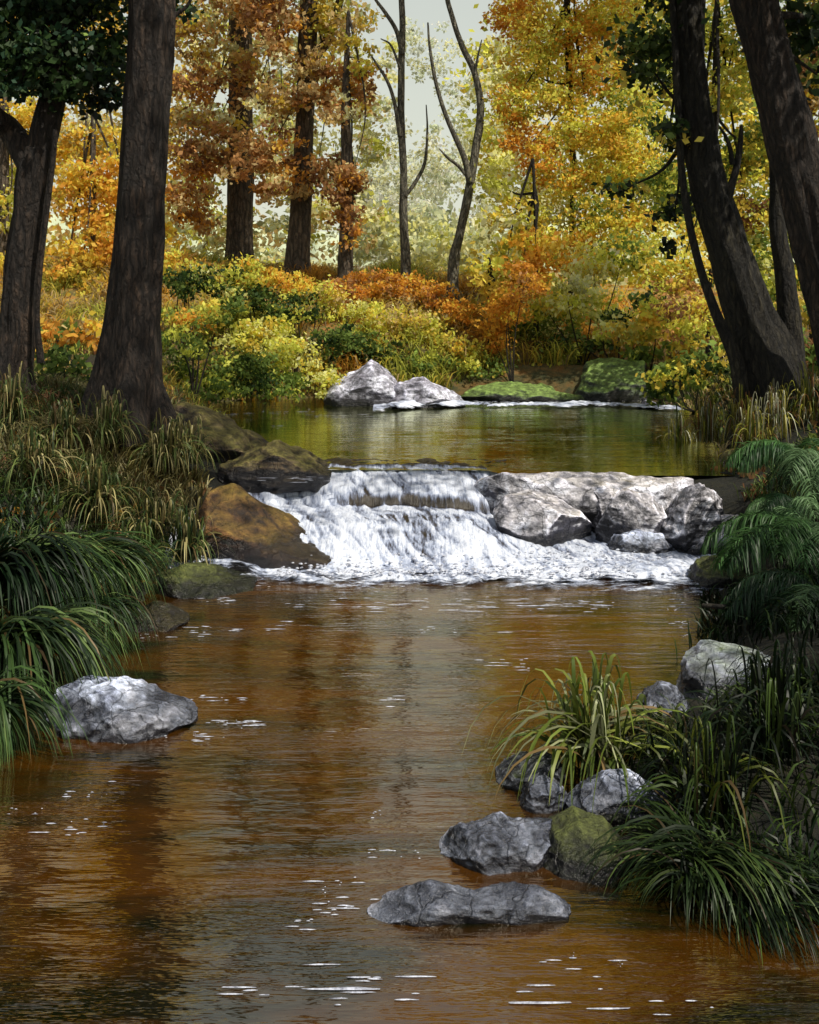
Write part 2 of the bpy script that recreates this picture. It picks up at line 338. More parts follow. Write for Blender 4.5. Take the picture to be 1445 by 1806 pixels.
streaks = [  # px, py, half width, half height, count, water level
 (575,1605,85,12,12,0),(550,1630,50,6,4,0),(520,1760,240,26,7,0),(600,1715,200,18,5,0),(690,1505,40,6,7,0),(670,1435,25,3,4,0),(560,1560,90,14,5,0),
 (440,1275,70,10,14,0),(330,1298,80,7,10,0),(400,1232,50,4,6,0),(150,1465,55,12,7,0),(120,1400,60,6,5,0),(700,1235,130,4,6,0),(60,1430,50,6,4,0),
 (385,1056,50,4,10,0),(370,1112,70,6,14,0),(262,1120,16,6,6,0),(490,1100,40,3,4,0),(510,1020,80,10,14,0),(740,1110,50,4,5,0),(900,1168,60,4,8,0),(900,1065,320,10,40,0),(600,1070,120,8,10,0),
 (1200,1075,28,6,8,0),(1210,1100,25,5,6,0),(1212,1123,10,5,4,0),(1195,1040,22,10,10,0),(1010,1690,60,6,4,0),(1150,1770,140,10,3,0),(1080,1692,30,4,2,0),(950,1740,110,26,3,0),
 (900,710,190,4,70,UW),(640,733,90,5,16,UW),(470,727,70,4,12,UW),(820,700,50,4,18,UW),(1100,714,50,3,12,UW),(480,752,25,3,4,UW),(800,778,50,3,3,UW),(880,780,60,3,3,UW),
 (520,845,100,6,14,UW),(720,826,120,4,20,UW)]
for px, py, hw, hh, n, z in streaks:
    for i in range((n+1)//2):
        q = G(px+rs.normal()*hw*.5, py+rs.normal()*hh*.5, z+.005)
        for e in range(3):
            s = min(q[1]/F*hw, .3)*rs.uniform(.06, .38)*rs.rand(); qq = q+np.array([rs.normal()*s*2.2, rs.normal()*.025*q[1]/4, 0])
            dab(qq, s, s*rs.uniform(.02, .06)+.0015, .0015)
for i in range(900):                        # churned foam beads at the foot of the falls and on the lips
    if i % 3: x = rs.uniform(-.9, 1.95); y = 7.2+abs(rs.normal())*.22; z = .03+.03*rs.rand()
    else: x = rs.uniform(-.8, 1.9); y = 7.75-.1*x+rs.normal()*.12; z = .05+.03*rs.rand()
    s = rs.uniform(.004, .013); dab(np.array([x, y, z]), s*1.3, s, s*.7)
setp(fb.build('foam', FOAM), 'white foam flecks and streaks floating on the pools, the lowest streaks imitating sky reflection', 'foam', kind='stuff')

# ---------------------------------------------------------------- rocks
import bmesh
_bm = bmesh.new(); bmesh.ops.create_icosphere(_bm, subdivisions=6, radius=1)
_bm.verts.ensure_lookup_table(); ICO = np.array([v.co[:] for v in _bm.verts]); ICOF = np.array([[v.index for v in f.verts] for f in _bm.faces]); _bm.free()
RK = []
def rock(outline, base, z0, depth, matr, label, seed, name='rock', group='rocks along the stream', amp=1.0, cut=.88):
    r_ = np.random.RandomState(seed)
    o = np.array(outline, float); Yf = F*(CZ-z0)/(base-H0); Yc = Yf+depth*.8
    x = (o[:, 0]-CX)/F*Yc; z = CZ-(o[:, 1]-H0)/F*(Yc+.15*depth)
    x0, x1 = x[0], x[-1]; u_ = (x-x0)/(x1-x0)*2-1; ht = np.maximum(z-z0, .01)
    p = ICO.copy()
    for k in range(26):
        n = r_.normal(size=3)*[1, 1, 1.3]; n /= np.linalg.norm(n); d = r_.uniform(cut-.12, cut+.12)
        t = np.maximum(p@n-d, 0)[:, None]; p = p-t*n*.92
    u = np.clip(p[:, 0]/.96, -1, 1); rr = np.sqrt(np.maximum(1-u*u, .02))
    nz = p[:, 2]/np.maximum(rr, .25); nyy = p[:, 1]/np.maximum(rr, .25)
    prof = np.interp(u, u_, ht); prof = np.where(np.abs(u) > .96, prof*(1-np.abs(u))/.04, prof)
    dp = depth*(1-np.abs(u)**2.6)**.5
    size = (x1-x0)/2
    Vx = x0+(u+1)/2*(x1-x0); 
    nn = np.hypot(nyy, nz); 
    Vy = Yc+nyy*np.maximum(dp, .02)
    up = np.clip(nz, 0, 1.1)**.8
    Vz = np.where(nz > 0, z0+up*np.maximum(prof, .01), z0+nz*(.25*size+.12))
    V = np.stack([Vx, Vy, Vz], -1)
    s = 2.2/size
    q = V*s+seed*7.7
    dz = fbm(q*.8, 5, seed)*.075*size*amp; rid = (1-np.abs(fbm(q*.7*np.array([1, 1, 2.6]), 2, seed+3)))*.06*size*amp
    nrm = p/np.linalg.norm(p, axis=1)[:, None]
    V = V+nrm*(dz+rid-.05*size*amp)[:, None]+nrm*(fbm(q*5, 3, seed+5)*.014*size)[:, None]
    org = [(x0+x1)/2, Yc, z0]
    ob = mesh(name, V, ICOF, matr, origin=org); RK.append(((x0+x1)/2, Yc, size, depth))
    return setp(ob, label, 'rock', group)

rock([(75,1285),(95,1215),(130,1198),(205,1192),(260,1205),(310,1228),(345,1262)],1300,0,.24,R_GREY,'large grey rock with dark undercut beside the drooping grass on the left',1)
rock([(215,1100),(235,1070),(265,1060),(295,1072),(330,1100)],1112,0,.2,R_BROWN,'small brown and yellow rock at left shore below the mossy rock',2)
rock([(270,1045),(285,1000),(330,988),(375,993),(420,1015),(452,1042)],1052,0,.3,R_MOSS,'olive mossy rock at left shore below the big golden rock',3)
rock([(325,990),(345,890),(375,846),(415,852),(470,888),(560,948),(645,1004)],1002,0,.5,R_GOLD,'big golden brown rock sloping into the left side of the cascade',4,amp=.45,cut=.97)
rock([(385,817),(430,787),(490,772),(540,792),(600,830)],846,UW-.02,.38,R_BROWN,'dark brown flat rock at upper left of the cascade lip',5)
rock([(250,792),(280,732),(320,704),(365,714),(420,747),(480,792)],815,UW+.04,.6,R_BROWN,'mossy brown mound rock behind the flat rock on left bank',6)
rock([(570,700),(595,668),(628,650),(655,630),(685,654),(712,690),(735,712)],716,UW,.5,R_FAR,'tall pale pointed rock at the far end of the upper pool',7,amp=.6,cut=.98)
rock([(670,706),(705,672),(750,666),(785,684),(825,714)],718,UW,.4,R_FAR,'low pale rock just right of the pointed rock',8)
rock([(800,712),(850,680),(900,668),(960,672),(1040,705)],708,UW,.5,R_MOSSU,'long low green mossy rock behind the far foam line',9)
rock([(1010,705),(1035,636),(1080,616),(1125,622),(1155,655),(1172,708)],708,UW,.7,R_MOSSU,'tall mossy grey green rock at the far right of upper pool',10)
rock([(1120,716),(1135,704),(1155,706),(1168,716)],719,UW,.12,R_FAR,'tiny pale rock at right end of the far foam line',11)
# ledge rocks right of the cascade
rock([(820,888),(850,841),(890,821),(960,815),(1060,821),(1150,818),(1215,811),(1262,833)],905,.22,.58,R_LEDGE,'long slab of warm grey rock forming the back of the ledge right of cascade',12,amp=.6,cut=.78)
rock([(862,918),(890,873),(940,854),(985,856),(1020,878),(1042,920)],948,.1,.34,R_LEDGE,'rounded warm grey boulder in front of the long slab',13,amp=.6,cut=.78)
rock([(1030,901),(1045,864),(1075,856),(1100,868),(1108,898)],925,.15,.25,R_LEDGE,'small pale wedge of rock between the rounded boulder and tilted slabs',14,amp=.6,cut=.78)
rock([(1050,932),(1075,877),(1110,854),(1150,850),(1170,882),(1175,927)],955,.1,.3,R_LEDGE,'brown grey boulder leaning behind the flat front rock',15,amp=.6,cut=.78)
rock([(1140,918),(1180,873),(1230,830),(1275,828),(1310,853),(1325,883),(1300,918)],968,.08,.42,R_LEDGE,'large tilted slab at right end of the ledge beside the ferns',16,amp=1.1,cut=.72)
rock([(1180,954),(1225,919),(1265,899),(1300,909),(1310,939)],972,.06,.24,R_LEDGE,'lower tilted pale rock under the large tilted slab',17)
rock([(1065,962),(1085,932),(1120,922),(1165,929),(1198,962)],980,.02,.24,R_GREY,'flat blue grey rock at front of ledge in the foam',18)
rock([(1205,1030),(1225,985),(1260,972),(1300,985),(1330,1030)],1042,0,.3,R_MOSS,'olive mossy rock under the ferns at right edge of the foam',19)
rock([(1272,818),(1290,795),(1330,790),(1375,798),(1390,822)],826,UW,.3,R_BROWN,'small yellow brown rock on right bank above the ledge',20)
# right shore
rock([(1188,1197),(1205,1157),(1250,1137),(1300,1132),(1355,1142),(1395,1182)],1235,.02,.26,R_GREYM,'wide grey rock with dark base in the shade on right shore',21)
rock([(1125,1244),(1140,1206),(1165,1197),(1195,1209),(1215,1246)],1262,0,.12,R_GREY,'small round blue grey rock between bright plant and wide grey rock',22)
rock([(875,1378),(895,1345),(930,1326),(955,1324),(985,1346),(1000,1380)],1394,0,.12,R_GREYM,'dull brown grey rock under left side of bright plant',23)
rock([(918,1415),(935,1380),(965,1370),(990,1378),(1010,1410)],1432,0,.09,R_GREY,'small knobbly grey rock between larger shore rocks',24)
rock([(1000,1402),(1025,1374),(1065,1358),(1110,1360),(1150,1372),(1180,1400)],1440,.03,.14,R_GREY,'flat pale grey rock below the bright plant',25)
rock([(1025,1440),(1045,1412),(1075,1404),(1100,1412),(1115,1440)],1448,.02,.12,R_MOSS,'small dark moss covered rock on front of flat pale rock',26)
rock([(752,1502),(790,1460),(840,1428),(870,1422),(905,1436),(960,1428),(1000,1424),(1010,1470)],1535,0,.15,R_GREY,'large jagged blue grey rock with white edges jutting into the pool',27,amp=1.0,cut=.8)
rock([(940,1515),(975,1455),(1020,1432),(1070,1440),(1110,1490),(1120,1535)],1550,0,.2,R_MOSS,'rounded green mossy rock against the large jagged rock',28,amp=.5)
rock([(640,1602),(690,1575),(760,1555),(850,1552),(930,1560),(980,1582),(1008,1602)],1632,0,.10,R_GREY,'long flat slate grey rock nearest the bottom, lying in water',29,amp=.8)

# ---------------------------------------------------------------- trunks
def crom(pts, n):
    pts = np.array(pts, float); k = len(pts)
    pp = np.vstack([2*pts[0]-pts[1], pts, 2*pts[-1]-pts[-2]]); t = np.linspace(0, k-1-1e-6, n); i = t.astype(int); f = (t-i)[:, None]
    a, b, c, d = pp[i], pp[i+1], pp[i+2], pp[i+3]
    return .5*(2*b+(c-a)*f+(2*a-5*b+4*c-d)*f**2+(3*b-a-3*c+d)*f**3)
def tube(mb, pts, rad, n=24, sides=10, rough=.0, seed=0, flare=0):
    q = crom(np.column_stack([np.array(pts, float), rad]), n); c, r = q[:, :3], np.maximum(q[:, 3], .002)
    t = np.gradient(c, axis=0); t /= np.linalg.norm(t, axis=1)[:, None]
    ref = np.array([0, 1, 0.]) if abs(t[0][1]) < .8 else np.array([1., 0, 0])
    s = np.cross(t, ref); s /= np.linalg.norm(s, axis=1)[:, None]; b = np.cross(s, t)
    a = np.linspace(0, 2*np.pi, sides, endpoint=False)
    ca, sa = np.cos(a), np.sin(a); R = np.repeat(r[:, None], sides, 1)
    if rough:
        L = np.cumsum(np.r_[0, np.linalg.norm(np.diff(c, axis=0), axis=1)])/r.mean()
        q3 = np.stack([np.broadcast_to(ca*3.4, R.shape), np.broadcast_to(sa*3.4, R.shape), np.repeat(L[:, None]*.22, sides, 1)], -1)
        R = R*(1+rough*fbm(q3, 3, seed)+rough*.7*np.abs(fbm(q3*np.array([2.2, 2.2, 1]), 2, seed+4)))
        if flare:
            e = np.exp(-np.arange(n)/n*9)[:, None]
            R = R*(1+flare*e*(.55+.45*np.sin(a*5+seed))[None])
    V = c[:, None]+s[:, None]*(ca*R)[..., None]+b[:, None]*(sa*R)[..., None]
    V = np.concatenate([V.reshape(-1, 3), [c[-1]+t[-1]*r[-1]]]); Fq = gridF(n, sides, True)
    cap = np.array([[(n-1)*sides+i, (n-1)*sides+(i+1) % sides, n*sides, n*sides] for i in range(sides)])
    tri = np.concatenate([Fq[:, [0, 1, 2]], Fq[:, [0, 2, 3]], cap[:, :3]]); mb.add(V, tri)
def pxpath(pts, Y):   # (px, py, width px[, dY])
    c = [P(p[0], p[1], Y+(p[3] if len(p) > 3 else 0)) for p in pts]; r = [p[2]/2/F*(Y+(p[3] if len(p) > 3 else 0)) for p in pts]
    return c, r
def limb(name, root, matr, pts, Y, n=40, sides=14, rough=.1, seed=1, flare=0):
    mb = MB(); c, r = pxpath(pts, Y); tube(mb, c, r, n, sides, rough, seed, flare); return mb.build(name, matr, root)
def limb3(name, root, matr, c, r, n=14, sides=7, rough=.06, seed=1):
    mb = MB(); tube(mb, c, r, n, sides, rough, seed); return mb.build(name, matr, root)

# ---------------------------------------------------------------- foliage
Yl = (.74, .56, .09); Gd = (.80, .46, .06); Or = (.72, .36, .06); Ru = (.44, .235, .09); Br = (.26, .13, .06)
YG = (.58, .60, .10); Gr = (.16, .23, .05); DG = (.022, .045, .012); Pg = (.68, .68, .38); Bk = (.012, .02, .008); Tn = (.62, .47, .22); Li = (.78, .78, .28)
def leafquads(c, size, cols, flat=.0, el=1.6):
    n = len(c); a = rs.normal(size=(n, 3)); a /= np.linalg.norm(a, axis=1)[:, None]
    b = rs.normal(size=(n, 3)); b[:, 2] += flat*3; b -= (b*a).sum(1)[:, None]*a; b /= np.linalg.norm(b, axis=1)[:, None]
    s = (size*rs.uniform(.55, 1.35, n))[:, None] if np.isscalar(size) else (size*rs.uniform(.6, 1.3, n))[:, None]
    V = np.stack([c-a*s*el/2, c+b*s*.5-a*s*.1, c+a*s*el/2, c-b*s*.5-a*s*.1], 1).reshape(-1, 3)
    return V, np.arange(4*n).reshape(n, 4), np.repeat(cols, 4, 0)
def foliage(mb, blobs, leaf=.085, dens=1.0):
    # blob: centre, radii, palette, optional density
    for bl in blobs:
        c, r, pal = np.array(bl[0], float), np.array(bl[1], float), bl[2]; dn = (bl[3] if len(bl) > 3 else 1)*dens
        area = r[0]*r[2]*3.14+r[1]*r[2]; nl = int(area/(leaf*leaf*.5)*2.0*dn)+20
        k = max(5, int(nl/42)); u = rs.normal(size=(k, 3)); u /= np.linalg.norm(u, axis=1)[:, None]
        rad = rs.uniform(.25, 1, k)**.5; cc = c+u*rad[:, None]*r*rs.uniform(.85, 1.12, (k, 1))
        pi = rs.randint(0, len(pal), k); cr = min(r)*.20+leaf*1.3
        idx = rs.randint(0, k, nl); off = rs.normal(size=(nl, 3))*np.array([1, 1, .6])*cr*rs.uniform(.5, 1.1, (k, 1))[idx]
        p = cc[idx]+off
        palA = np.array(pal); bri = rs.uniform(.75, 1.35, k)[idx]*rs.uniform(.7, 1.35, nl)*np.clip(1+off[:, 2]/cr*.28, .45, 1.6)  # light from above put into leaf colour: clump tops brighter, undersides darker
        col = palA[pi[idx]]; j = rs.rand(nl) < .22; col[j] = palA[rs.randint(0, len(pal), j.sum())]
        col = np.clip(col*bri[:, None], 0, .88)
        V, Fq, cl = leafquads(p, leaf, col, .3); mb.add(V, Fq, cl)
def pb(px, py, rx, ry, Y, pal, dn=1, dep=None):
    s = Y/F; return (P(px, py, Y), (rx*s, (dep if dep else (rx+ry)/2*s), ry*s), pal, dn)
def crown(root, blobs, leaf, matr=None, dens=1.15, name='crown'):
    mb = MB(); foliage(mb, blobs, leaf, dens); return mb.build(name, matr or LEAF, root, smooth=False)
def limbs_to(root, matr, src, blobs, r0, seed):
    for i, b in enumerate(blobs):
        a = np.array(src[i % len(src)]); c = b[0]; md = (a+c)/2+rs.normal(size=3)*np.array([.08, .08, .05])*np.linalg.norm(c-a)+[0, 0, -.08*np.linalg.norm(c-a)]
        limb3('branch', root, matr, [a, md, c], [r0, r0*.6, r0*.2], seed=seed+i)
def gbase(px, Y): x = (px-CX)/F*Y; return np.array([x, Y, float(hgt(np.array([x]), np.array([Y]))[0])])
def pxof(p): return (p[0]/p[1]*F+CX, H0+(CZ-p[2])/p[1]*F)

# --- near trees
b = gbase(30, 9.3); bx_, by_ = pxof(b)
t = empty('forked_tree', b, 'dark forked tree at far left edge with deep green leaves hanging at top', 'tree')
limb('trunk', t, BARK, [(22,by_+25,82),(22,660,66),(30,600,58),(38,500,56),(50,400,54),(62,310,60),(70,265,58)],9.3,70,30,0.156,3,.75)
limb('trunk_fork', t, BARK, [(66,285,50),(82,220,46),(98,150,42),(112,60,40),(128,-60,36),(125,-300,30),(110,-700,20)],9.3,60,22,.1,5)
limb('trunk_fork', t, BARK, [(58,300,46),(38,262,42),(15,225,38),(-20,190,32,-.2),(-120,60,26,-.3),(-200,-200,20,-.3)],9.3,50,20,.1,6)
limb('branch', t, BARK, [(72,640,14),(66,560,9),(72,470,8),(82,380,9),(92,300,9),(98,230,9)],9.15,40,10,.06,7)
DP = [DG, DG, Bk, (.03, .06, .015), (.02, .05, .025)]
cb = [pb(20,60,90,90,9.2,DP),pb(90,120,80,60,9.1,DP),pb(170,60,70,90,9.4,DP+[Gr]),pb(150,155,60,35,9.2,DP,.8),pb(30,150,60,30,9.0,DP,.8),pb(100,-40,170,80,9.3,DP),
      pb(-100,20,120,120,9,DP),pb(190,150,30,40,9.2,DP,.7),pb(-250,-200,260,160,8.6,DP+[Br],.6)]
crown(t, cb, .05, DLEAF, 1.25); limbs_to(t, BARK, [P(98,150,9.3),P(112,60,9.3),P(128,-60,9.3)], cb[:6], .03, 40)

b = gbase(225, 8.9); by_ = pxof(b)[1]
t = empty('broad_tree', b, 'thick dark trunk standing on left bank with flared base and brown lit edge', 'tree')
limb('trunk', t, BARK, [(222,by_+30,128),(222,700,112),(230,620,96),(240,500,84),(248,400,80),(256,250,78),(265,100,77),(268,0,76),(266,-200,72),(245,-500,62),(200,-900,45),(190,-1300,22)],8.9,150,44,0.13,11,.75)
AP = [Ru, Br, Or, Gd, Br]
cb = [pb(150,-520,300,160,8.6,AP+[Gr],.7),pb(-40,-800,300,220,8.2,AP,.6),pb(330,-330,90,70,8.9,AP,.5),pb(60,-1050,160,200,8,AP,.6),pb(-200,-1200,400,250,7,AP,.5)]
crown(t, cb, .11); limbs_to(t, BARK, [P(266,-200,8.9),P(245,-480,8.9),P(220,-700,8.9)], cb, .05, 60)
twc = [pb(325,20,22,18,9.2,DP,.8)]
limb('branch', t, BARK, [(285,60,18),(305,30,10),(330,10,6),(350,-30,4)],8.95,20,8,.05,9); crown(t, twc, .045, DLEAF, 1)

b = gbase(1350, 10); by_ = pxof(b)[1]
t = empty('curved_tree', b, 'curved dark tree on right bank splitting into several stems, mossy left edge', 'tree')
limb('trunk', t, BARK_R, [(1372,by_+25,112),(1358,650,88),(1328,570,74),(1295,470,66),(1265,380,60),(1245,300,60),(1228,200,56),(1216,100,54),(1213,0,54),(1215,-250,46),(1190,-600,34),(1180,-1000,16)],10,120,32,0.169,15,.75)
limb('stem', t, BARK_R, [(1330,by_+20,34),(1300,640,24),(1262,550,17),(1232,460,14),(1212,370,13),(1201,280,13),(1196,180,12),(1190,60,11),(1180,-60,8)],9.85,70,12,.1,16,.3)
limb('stem', t, BARK_R, [(1400,by_+10,52),(1396,620,46),(1390,540,38),(1382,470,32),(1372,400,26),(1368,300,20),(1360,180,14)],10.3,60,16,.1,17,.3)
limb('branch', t, BARK_R, [(1278,400,22),(1284,350,16),(1298,300,13),(1306,250,10),(1308,222,6)],9.95,26,9,.08,18)
limb('branch', t, BARK_R, [(1292,290,9),(1288,262,8),(1280,240,6),(1270,225,4)],9.93,16,7,.08,19)
RP = [DG, DG, Gr, (.05, .08, .015), Bk, Yl]
cb = [pb(1150,120,45,90,10.2,RP,.8),pb(1180,230,30,60,10,RP,.7),pb(1150,30,60,60,10.1,RP,.9),pb(1110,330,40,22,10.3,RP,.55),pb(1190,380,30,60,10.3,RP,.55),pb(1140,-120,120,90,10,RP,.8),pb(1250,-400,260,160,9.5,AP+[DG],.6),
      pb(1150,-700,220,200,9,AP,.6),pb(1400,-900,300,300,8.5,AP+[DG],.5)]
crown(t, cb, .055, DLEAF, .9); limbs_to(t, BARK_R, [P(1228,200,10),P(1215,40,10),P(1215,-250,10)], cb, .03, 80)

b = gbase(1500, 9.2); by_ = pxof(b)[1]
t = empty('leaning_tree', b, 'thick brown trunk leaning across the upper right corner', 'tree')
limb('trunk', t, BARK, [(1545,by_+25,140),(1512,620,106),(1475,530,92),(1448,450,86),(1416,330,80),(1387,220,78),(1362,120,78),(1338,30,78),(1325,-40,80),(1290,-300,70),(1270,-700,50),(1260,-1200,25)],9.2,120,40,0.156,21,.75)
cb = [pb(1420,40,60,70,9.8,RP,.9),pb(1440,130,40,50,9.9,RP+[Br],.7),pb(1500,-150,180,140,9.4,RP,.8),pb(1350,-520,300,200,8,AP+[DG,DG],.7),pb(1600,-500,300,400,7.5,RP,.6),pb(1250,-1200,350,300,7,AP,.5),pb(1500,-1600,500,400,5.5,AP+[DG],.5)]
crown(t, cb, .07, DLEAF, .9); limbs_to(t, BARK, [P(1338,30,9.2),P(1325,-40,9.2),P(1290,-300,9.2)], cb, .05, 100)

b = gbase(0, 1) ; x_, y_ = 6.8, .6; b = np.array([x_, y_, float(hgt(np.array([x_]), np.array([y_]))[0])])
t = empty('added_shade_tree', b, 'broad unseen rust leaved tree added on the near right bank to shade the corner', 'tree')  # stands out of view, added to cast shade on the right foreground
limb3('trunk', t, BARK, [b-[0, 0, .2], b+[.05, .1, 1.5], b+[-.05, .1, 3.5], b+[-.2, 0, 6]], [.34, .25, .2, .12], 60, 24, .1, 5)
cb = [((7.0, 1.2, 6.6), (1.5, 1.5, .8), AP+[DG, DG], .9), ((7.6, 2.0, 7.2), (1.6, 1.6, .8), AP+[DG], .8), ((6.4, 2.5, 6.3), (1.1, 1.3, .6), AP+[DG], .8), ((7.9, .4, 6.4), (1.4, 1.4, .8), AP+[DG], .7)]
crown(t, cb, .11); limbs_to(t, BARK, [b+[-.05, .1, 3.5], b+[-.1, .1, 4.5]], cb, .07, 300)

# --- background trees, each with its own trunk
def bgtree(px, Y, label, path, matr, blobs, leaf=.09, twigs=(), group='trees behind the stream', name='autumn_tree', dens=1):
    kk = {1010: 1.14, 945: 1.12}.get(px, 1); cm = np.array([0, 0, CZ])
    if kk > 1: blobs = [((q[0]-cm)*kk+cm, np.array(q[1])*kk, *q[2:]) for q in blobs]; Y *= kk
    b = gbase(px, Y); by_ = pxof(b)[1]; t = empty(name, b, label, 'tree', group)
    limb('trunk', t, matr, [(path[0][0], by_+12, path[0][1][0] if isinstance(path[0][1], tuple) else path[0][2]*1.15)]+list(path), Y, 50, 14, .09, int(px), .25)
    for tw in twigs: limb('branch', t, matr, tw, Y-.05, 24, 7, .05, int(px)+3)
    if blobs:
        crown(t, blobs, leaf, dens=dens)
        src = [P(p[0], p[1], Y) for p in path[len(path)//2:]]
        limbs_to(t, matr, src, blobs[:8], .025, int(px))
    return t
RB = [Ru, Ru, Br, Or, Tn, (.5, .3, .12)]; RT = [Tn, Yl, Ru, Pg, (.45, .3, .1)]; GO = [Yl, Gd, Or, YG, Yl]
bgtree(424,21,'stout grey brown trunk with tan and rust crown, just right of the thick dark trunk',[(422,430,46),(424,340,44),(425,200,42),(424,60,40),(422,-80,36),(420,-500,24)],BARK_B,
   [pb(350,70,60,45,20.4,RT),pb(400,110,60,30,20.2,RT),pb(350,150,60,30,20,RB),pb(385,215,55,28,20,RT),pb(340,290,45,40,20.2,RB),pb(410,265,65,30,20,RB),pb(350,380,35,40,20.5,RB,.8),pb(440,150,40,30,20.2,RB),
    pb(330,230,40,40,20.4,RT),pb(400,-40,120,70,20.3,RT+[Ru]),pb(200,-200,120,120,20,GO),pb(120,-480,170,200,20,AP+GO),pb(330,340,40,30,20,RB)],.066)
bgtree(528,19.5,'dark trunk with rust red crown in the middle of the left background',[(525,460,44),(530,390,38),(535,300,34),(538,200,32),(542,70,34),(545,-40,32),(540,-500,20)],BARK_B,
   [pb(500,60,50,40,19,RB),pb(520,110,60,28,18.9,RT),pb(600,130,60,32,19,RB),pb(480,180,60,30,19,RT),pb(560,165,60,22,18.8,RB),pb(480,250,50,30,19,RB),pb(560,300,70,30,19,RB),pb(500,340,60,22,19,RB,.8),
    pb(470,20,60,40,19.2,RB),pb(600,40,50,40,19.2,[Yl,YG,Tn]),pb(560,-80,130,80,19.3,RT+RB),pb(640,170,30,28,18.8,RB),pb(780,-330,110,150,19,AP+GO,.8),pb(440,300,40,24,18.8,RB)],.064,
   twigs=[[(548,110,16),(575,75,18),(590,40,15),(600,0,14),(615,-50,10)]])
bgtree(612,18.5,'thin reddish trunk with rusty leaves beside the pale gap',[(610,460,26),(612,380,25),(612,300,22),(610,200,16),(612,100,10),(615,20,6)],BARK_B,
   [pb(620,370,24,60,18.3,[Ru,Or,Br],.8),pb(600,330,40,30,18.2,RB),pb(625,300,30,22,18.2,RB),pb(610,200,34,30,18.2,RT,.8),pb(630,100,30,40,18.4,[YG,Yl],.6)],.056)
bgtree(165,19,'slim brown trunk wrapped in orange leaves between the two left trees',[(166,440,11),(164,300,10),(165,200,9),(168,60,6)],BARK_B,
   [pb(150,330,50,60,19,[Gd,Yl,Or]),pb(180,430,45,60,18.8,[Or,Gd,Yl]),pb(140,480,50,60,18.6,[Gd,Yl,Or]),pb(160,240,60,40,19.2,[Yl,Pg,Gd]),pb(120,580,55,40,18,[Or,Gd,Tn]),pb(180,540,45,50,18,[Gd,Yl]),pb(205,330,30,70,19,[Gd,Or,Yl])],.06)
bgtree(10,20,'yellow leaved tree glimpsed behind the forked trunk',[(5,440,20),(8,200,16),(10,60,10)],BARK_B,
   [pb(10,380,50,60,20,[Yl,YG,Pg]),pb(20,500,55,60,19.5,[Yl,Gd]),pb(100,260,30,50,20,[Yl,Gd]),pb(0,600,50,40,18.5,[Gr,Br]),pb(60,200,50,30,20,[Gd,Yl]),pb(10,280,25,50,20.5,[Pg,YG])],.062)
# slender bare trees in the gap
bgtree(718,18,'slender bare grey tree on left of the misty gap',[(716,460,17),(712,380,14),(712,300,13),(708,220,13),(708,120,12),(710,40,11),(706,-60,10),(700,-300,6)],BARK_S,None,name='slender_tree',
   twigs=[[(710,95,10),(700,55,8),(682,25,7),(660,-5,5),(640,-40,3)],[(706,240,9),(696,180,7),(682,140,6),(655,98,3)],[(716,345,7),(735,318,7),(750,285,6),(754,230,4),(752,185,2)],
          [(706,120,5),(690,80,4),(672,68,2)]])
bgtree(800,17.3,'slender bare grey tree with twin curving limbs on right of the misty gap',[(800,470,18),(812,410,15),(826,345,15),(838,270,14),(848,195,13),(838,130,11),(815,80,10),(798,30,9),(785,-30,8),(770,-200,5)],BARK_S,None,name='slender_tree',
   twigs=[[(829,322,13),(820,280,11),(798,230,9),(782,190,8),(768,140,7),(758,80,5),(755,40,3)],[(826,312,8),(808,292,6),(790,278,5),(775,262,2)],[(838,130,5),(843,100,4),(850,70,2)]])
# golden trees right of gap
GY = [Yl, Gd, YG, YG, Yl]; GOr = [Or, Gd, (.62, .29, .04)]
bgtree(1010,15.5,'big golden autumn tree filling the middle right background',[(1008,480,11),(1010,380,10),(1010,270,9),(1005,150,12),(1000,0,10),(1000,-300,7)],STEM,
   [pb(930,120,45,40,15.3,GY),pb(900,190,35,40,15.2,GOr+GY),pb(1000,60,70,45,15.4,GY+GOr),pb(1060,130,60,50,15.2,GY+GOr),pb(970,180,60,35,15,GY),pb(1040,230,70,45,15,GY+[YG]),pb(930,260,50,35,15.1,GOr),
    pb(1080,300,60,40,14.9,GY),pb(990,310,60,40,15,GY+GOr),pb(1110,180,50,50,15,[Yl,YG,Gr]),pb(910,30,40,40,15.5,GOr),pb(1080,30,70,50,15.4,GY+[YG, Or]),pb(1000,-90,150,80,15.4,GY+GOr),pb(1060,380,60,35,14.8,GY+[Gr]),pb(1120,410,60,45,14.6,GY),pb(1010,440,55,40,14.7,GY+GOr),pb(1150,300,50,50,14.8,GY+[Gr]),pb(1090,240,50,40,14.7,GY),pb(960,60,50,40,15.2,GY),
    pb(950,380,50,40,15,[YG,Yl,Pg]),pb(980,-350,140,180,15,AP+GY,.7),pb(1130,-150,140,120,15,GY)],.044,twigs=[[(1008,330,9),(1012,290,11),(1010,250,7)]],dens=.95)
bgtree(945,14.8,'young yellow tree with dark little trunk beside the pale gap',[(946,520,8),(945,400,7),(943,340,6),(940,280,4)],STEM,
   [pb(900,380,40,40,14.7,[YG,Pg,Yl],.8),pb(945,430,45,30,14.6,[Gd,Or,Yl]),pb(935,480,45,35,14.6,GOr),pb(895,460,35,45,14.8,[Yl,YG]),pb(880,320,25,60,15.2,[Pg,YG,Li],.5)],.065,twigs=[[(945,400,6),(948,360,6),(944,330,4)]])
bgtree(868,16,'short dark stemmed sapling with yellow leaves at the valley bottom',[(866,540,9),(865,500,8),(862,455,4)],STEM,
   [pb(850,500,28,40,16,[Yl,YG],.6),pb(890,530,30,30,15.9,[Gd,Yl,Or],.8),pb(870,580,30,25,15.8,[Or,Gd])],.065)
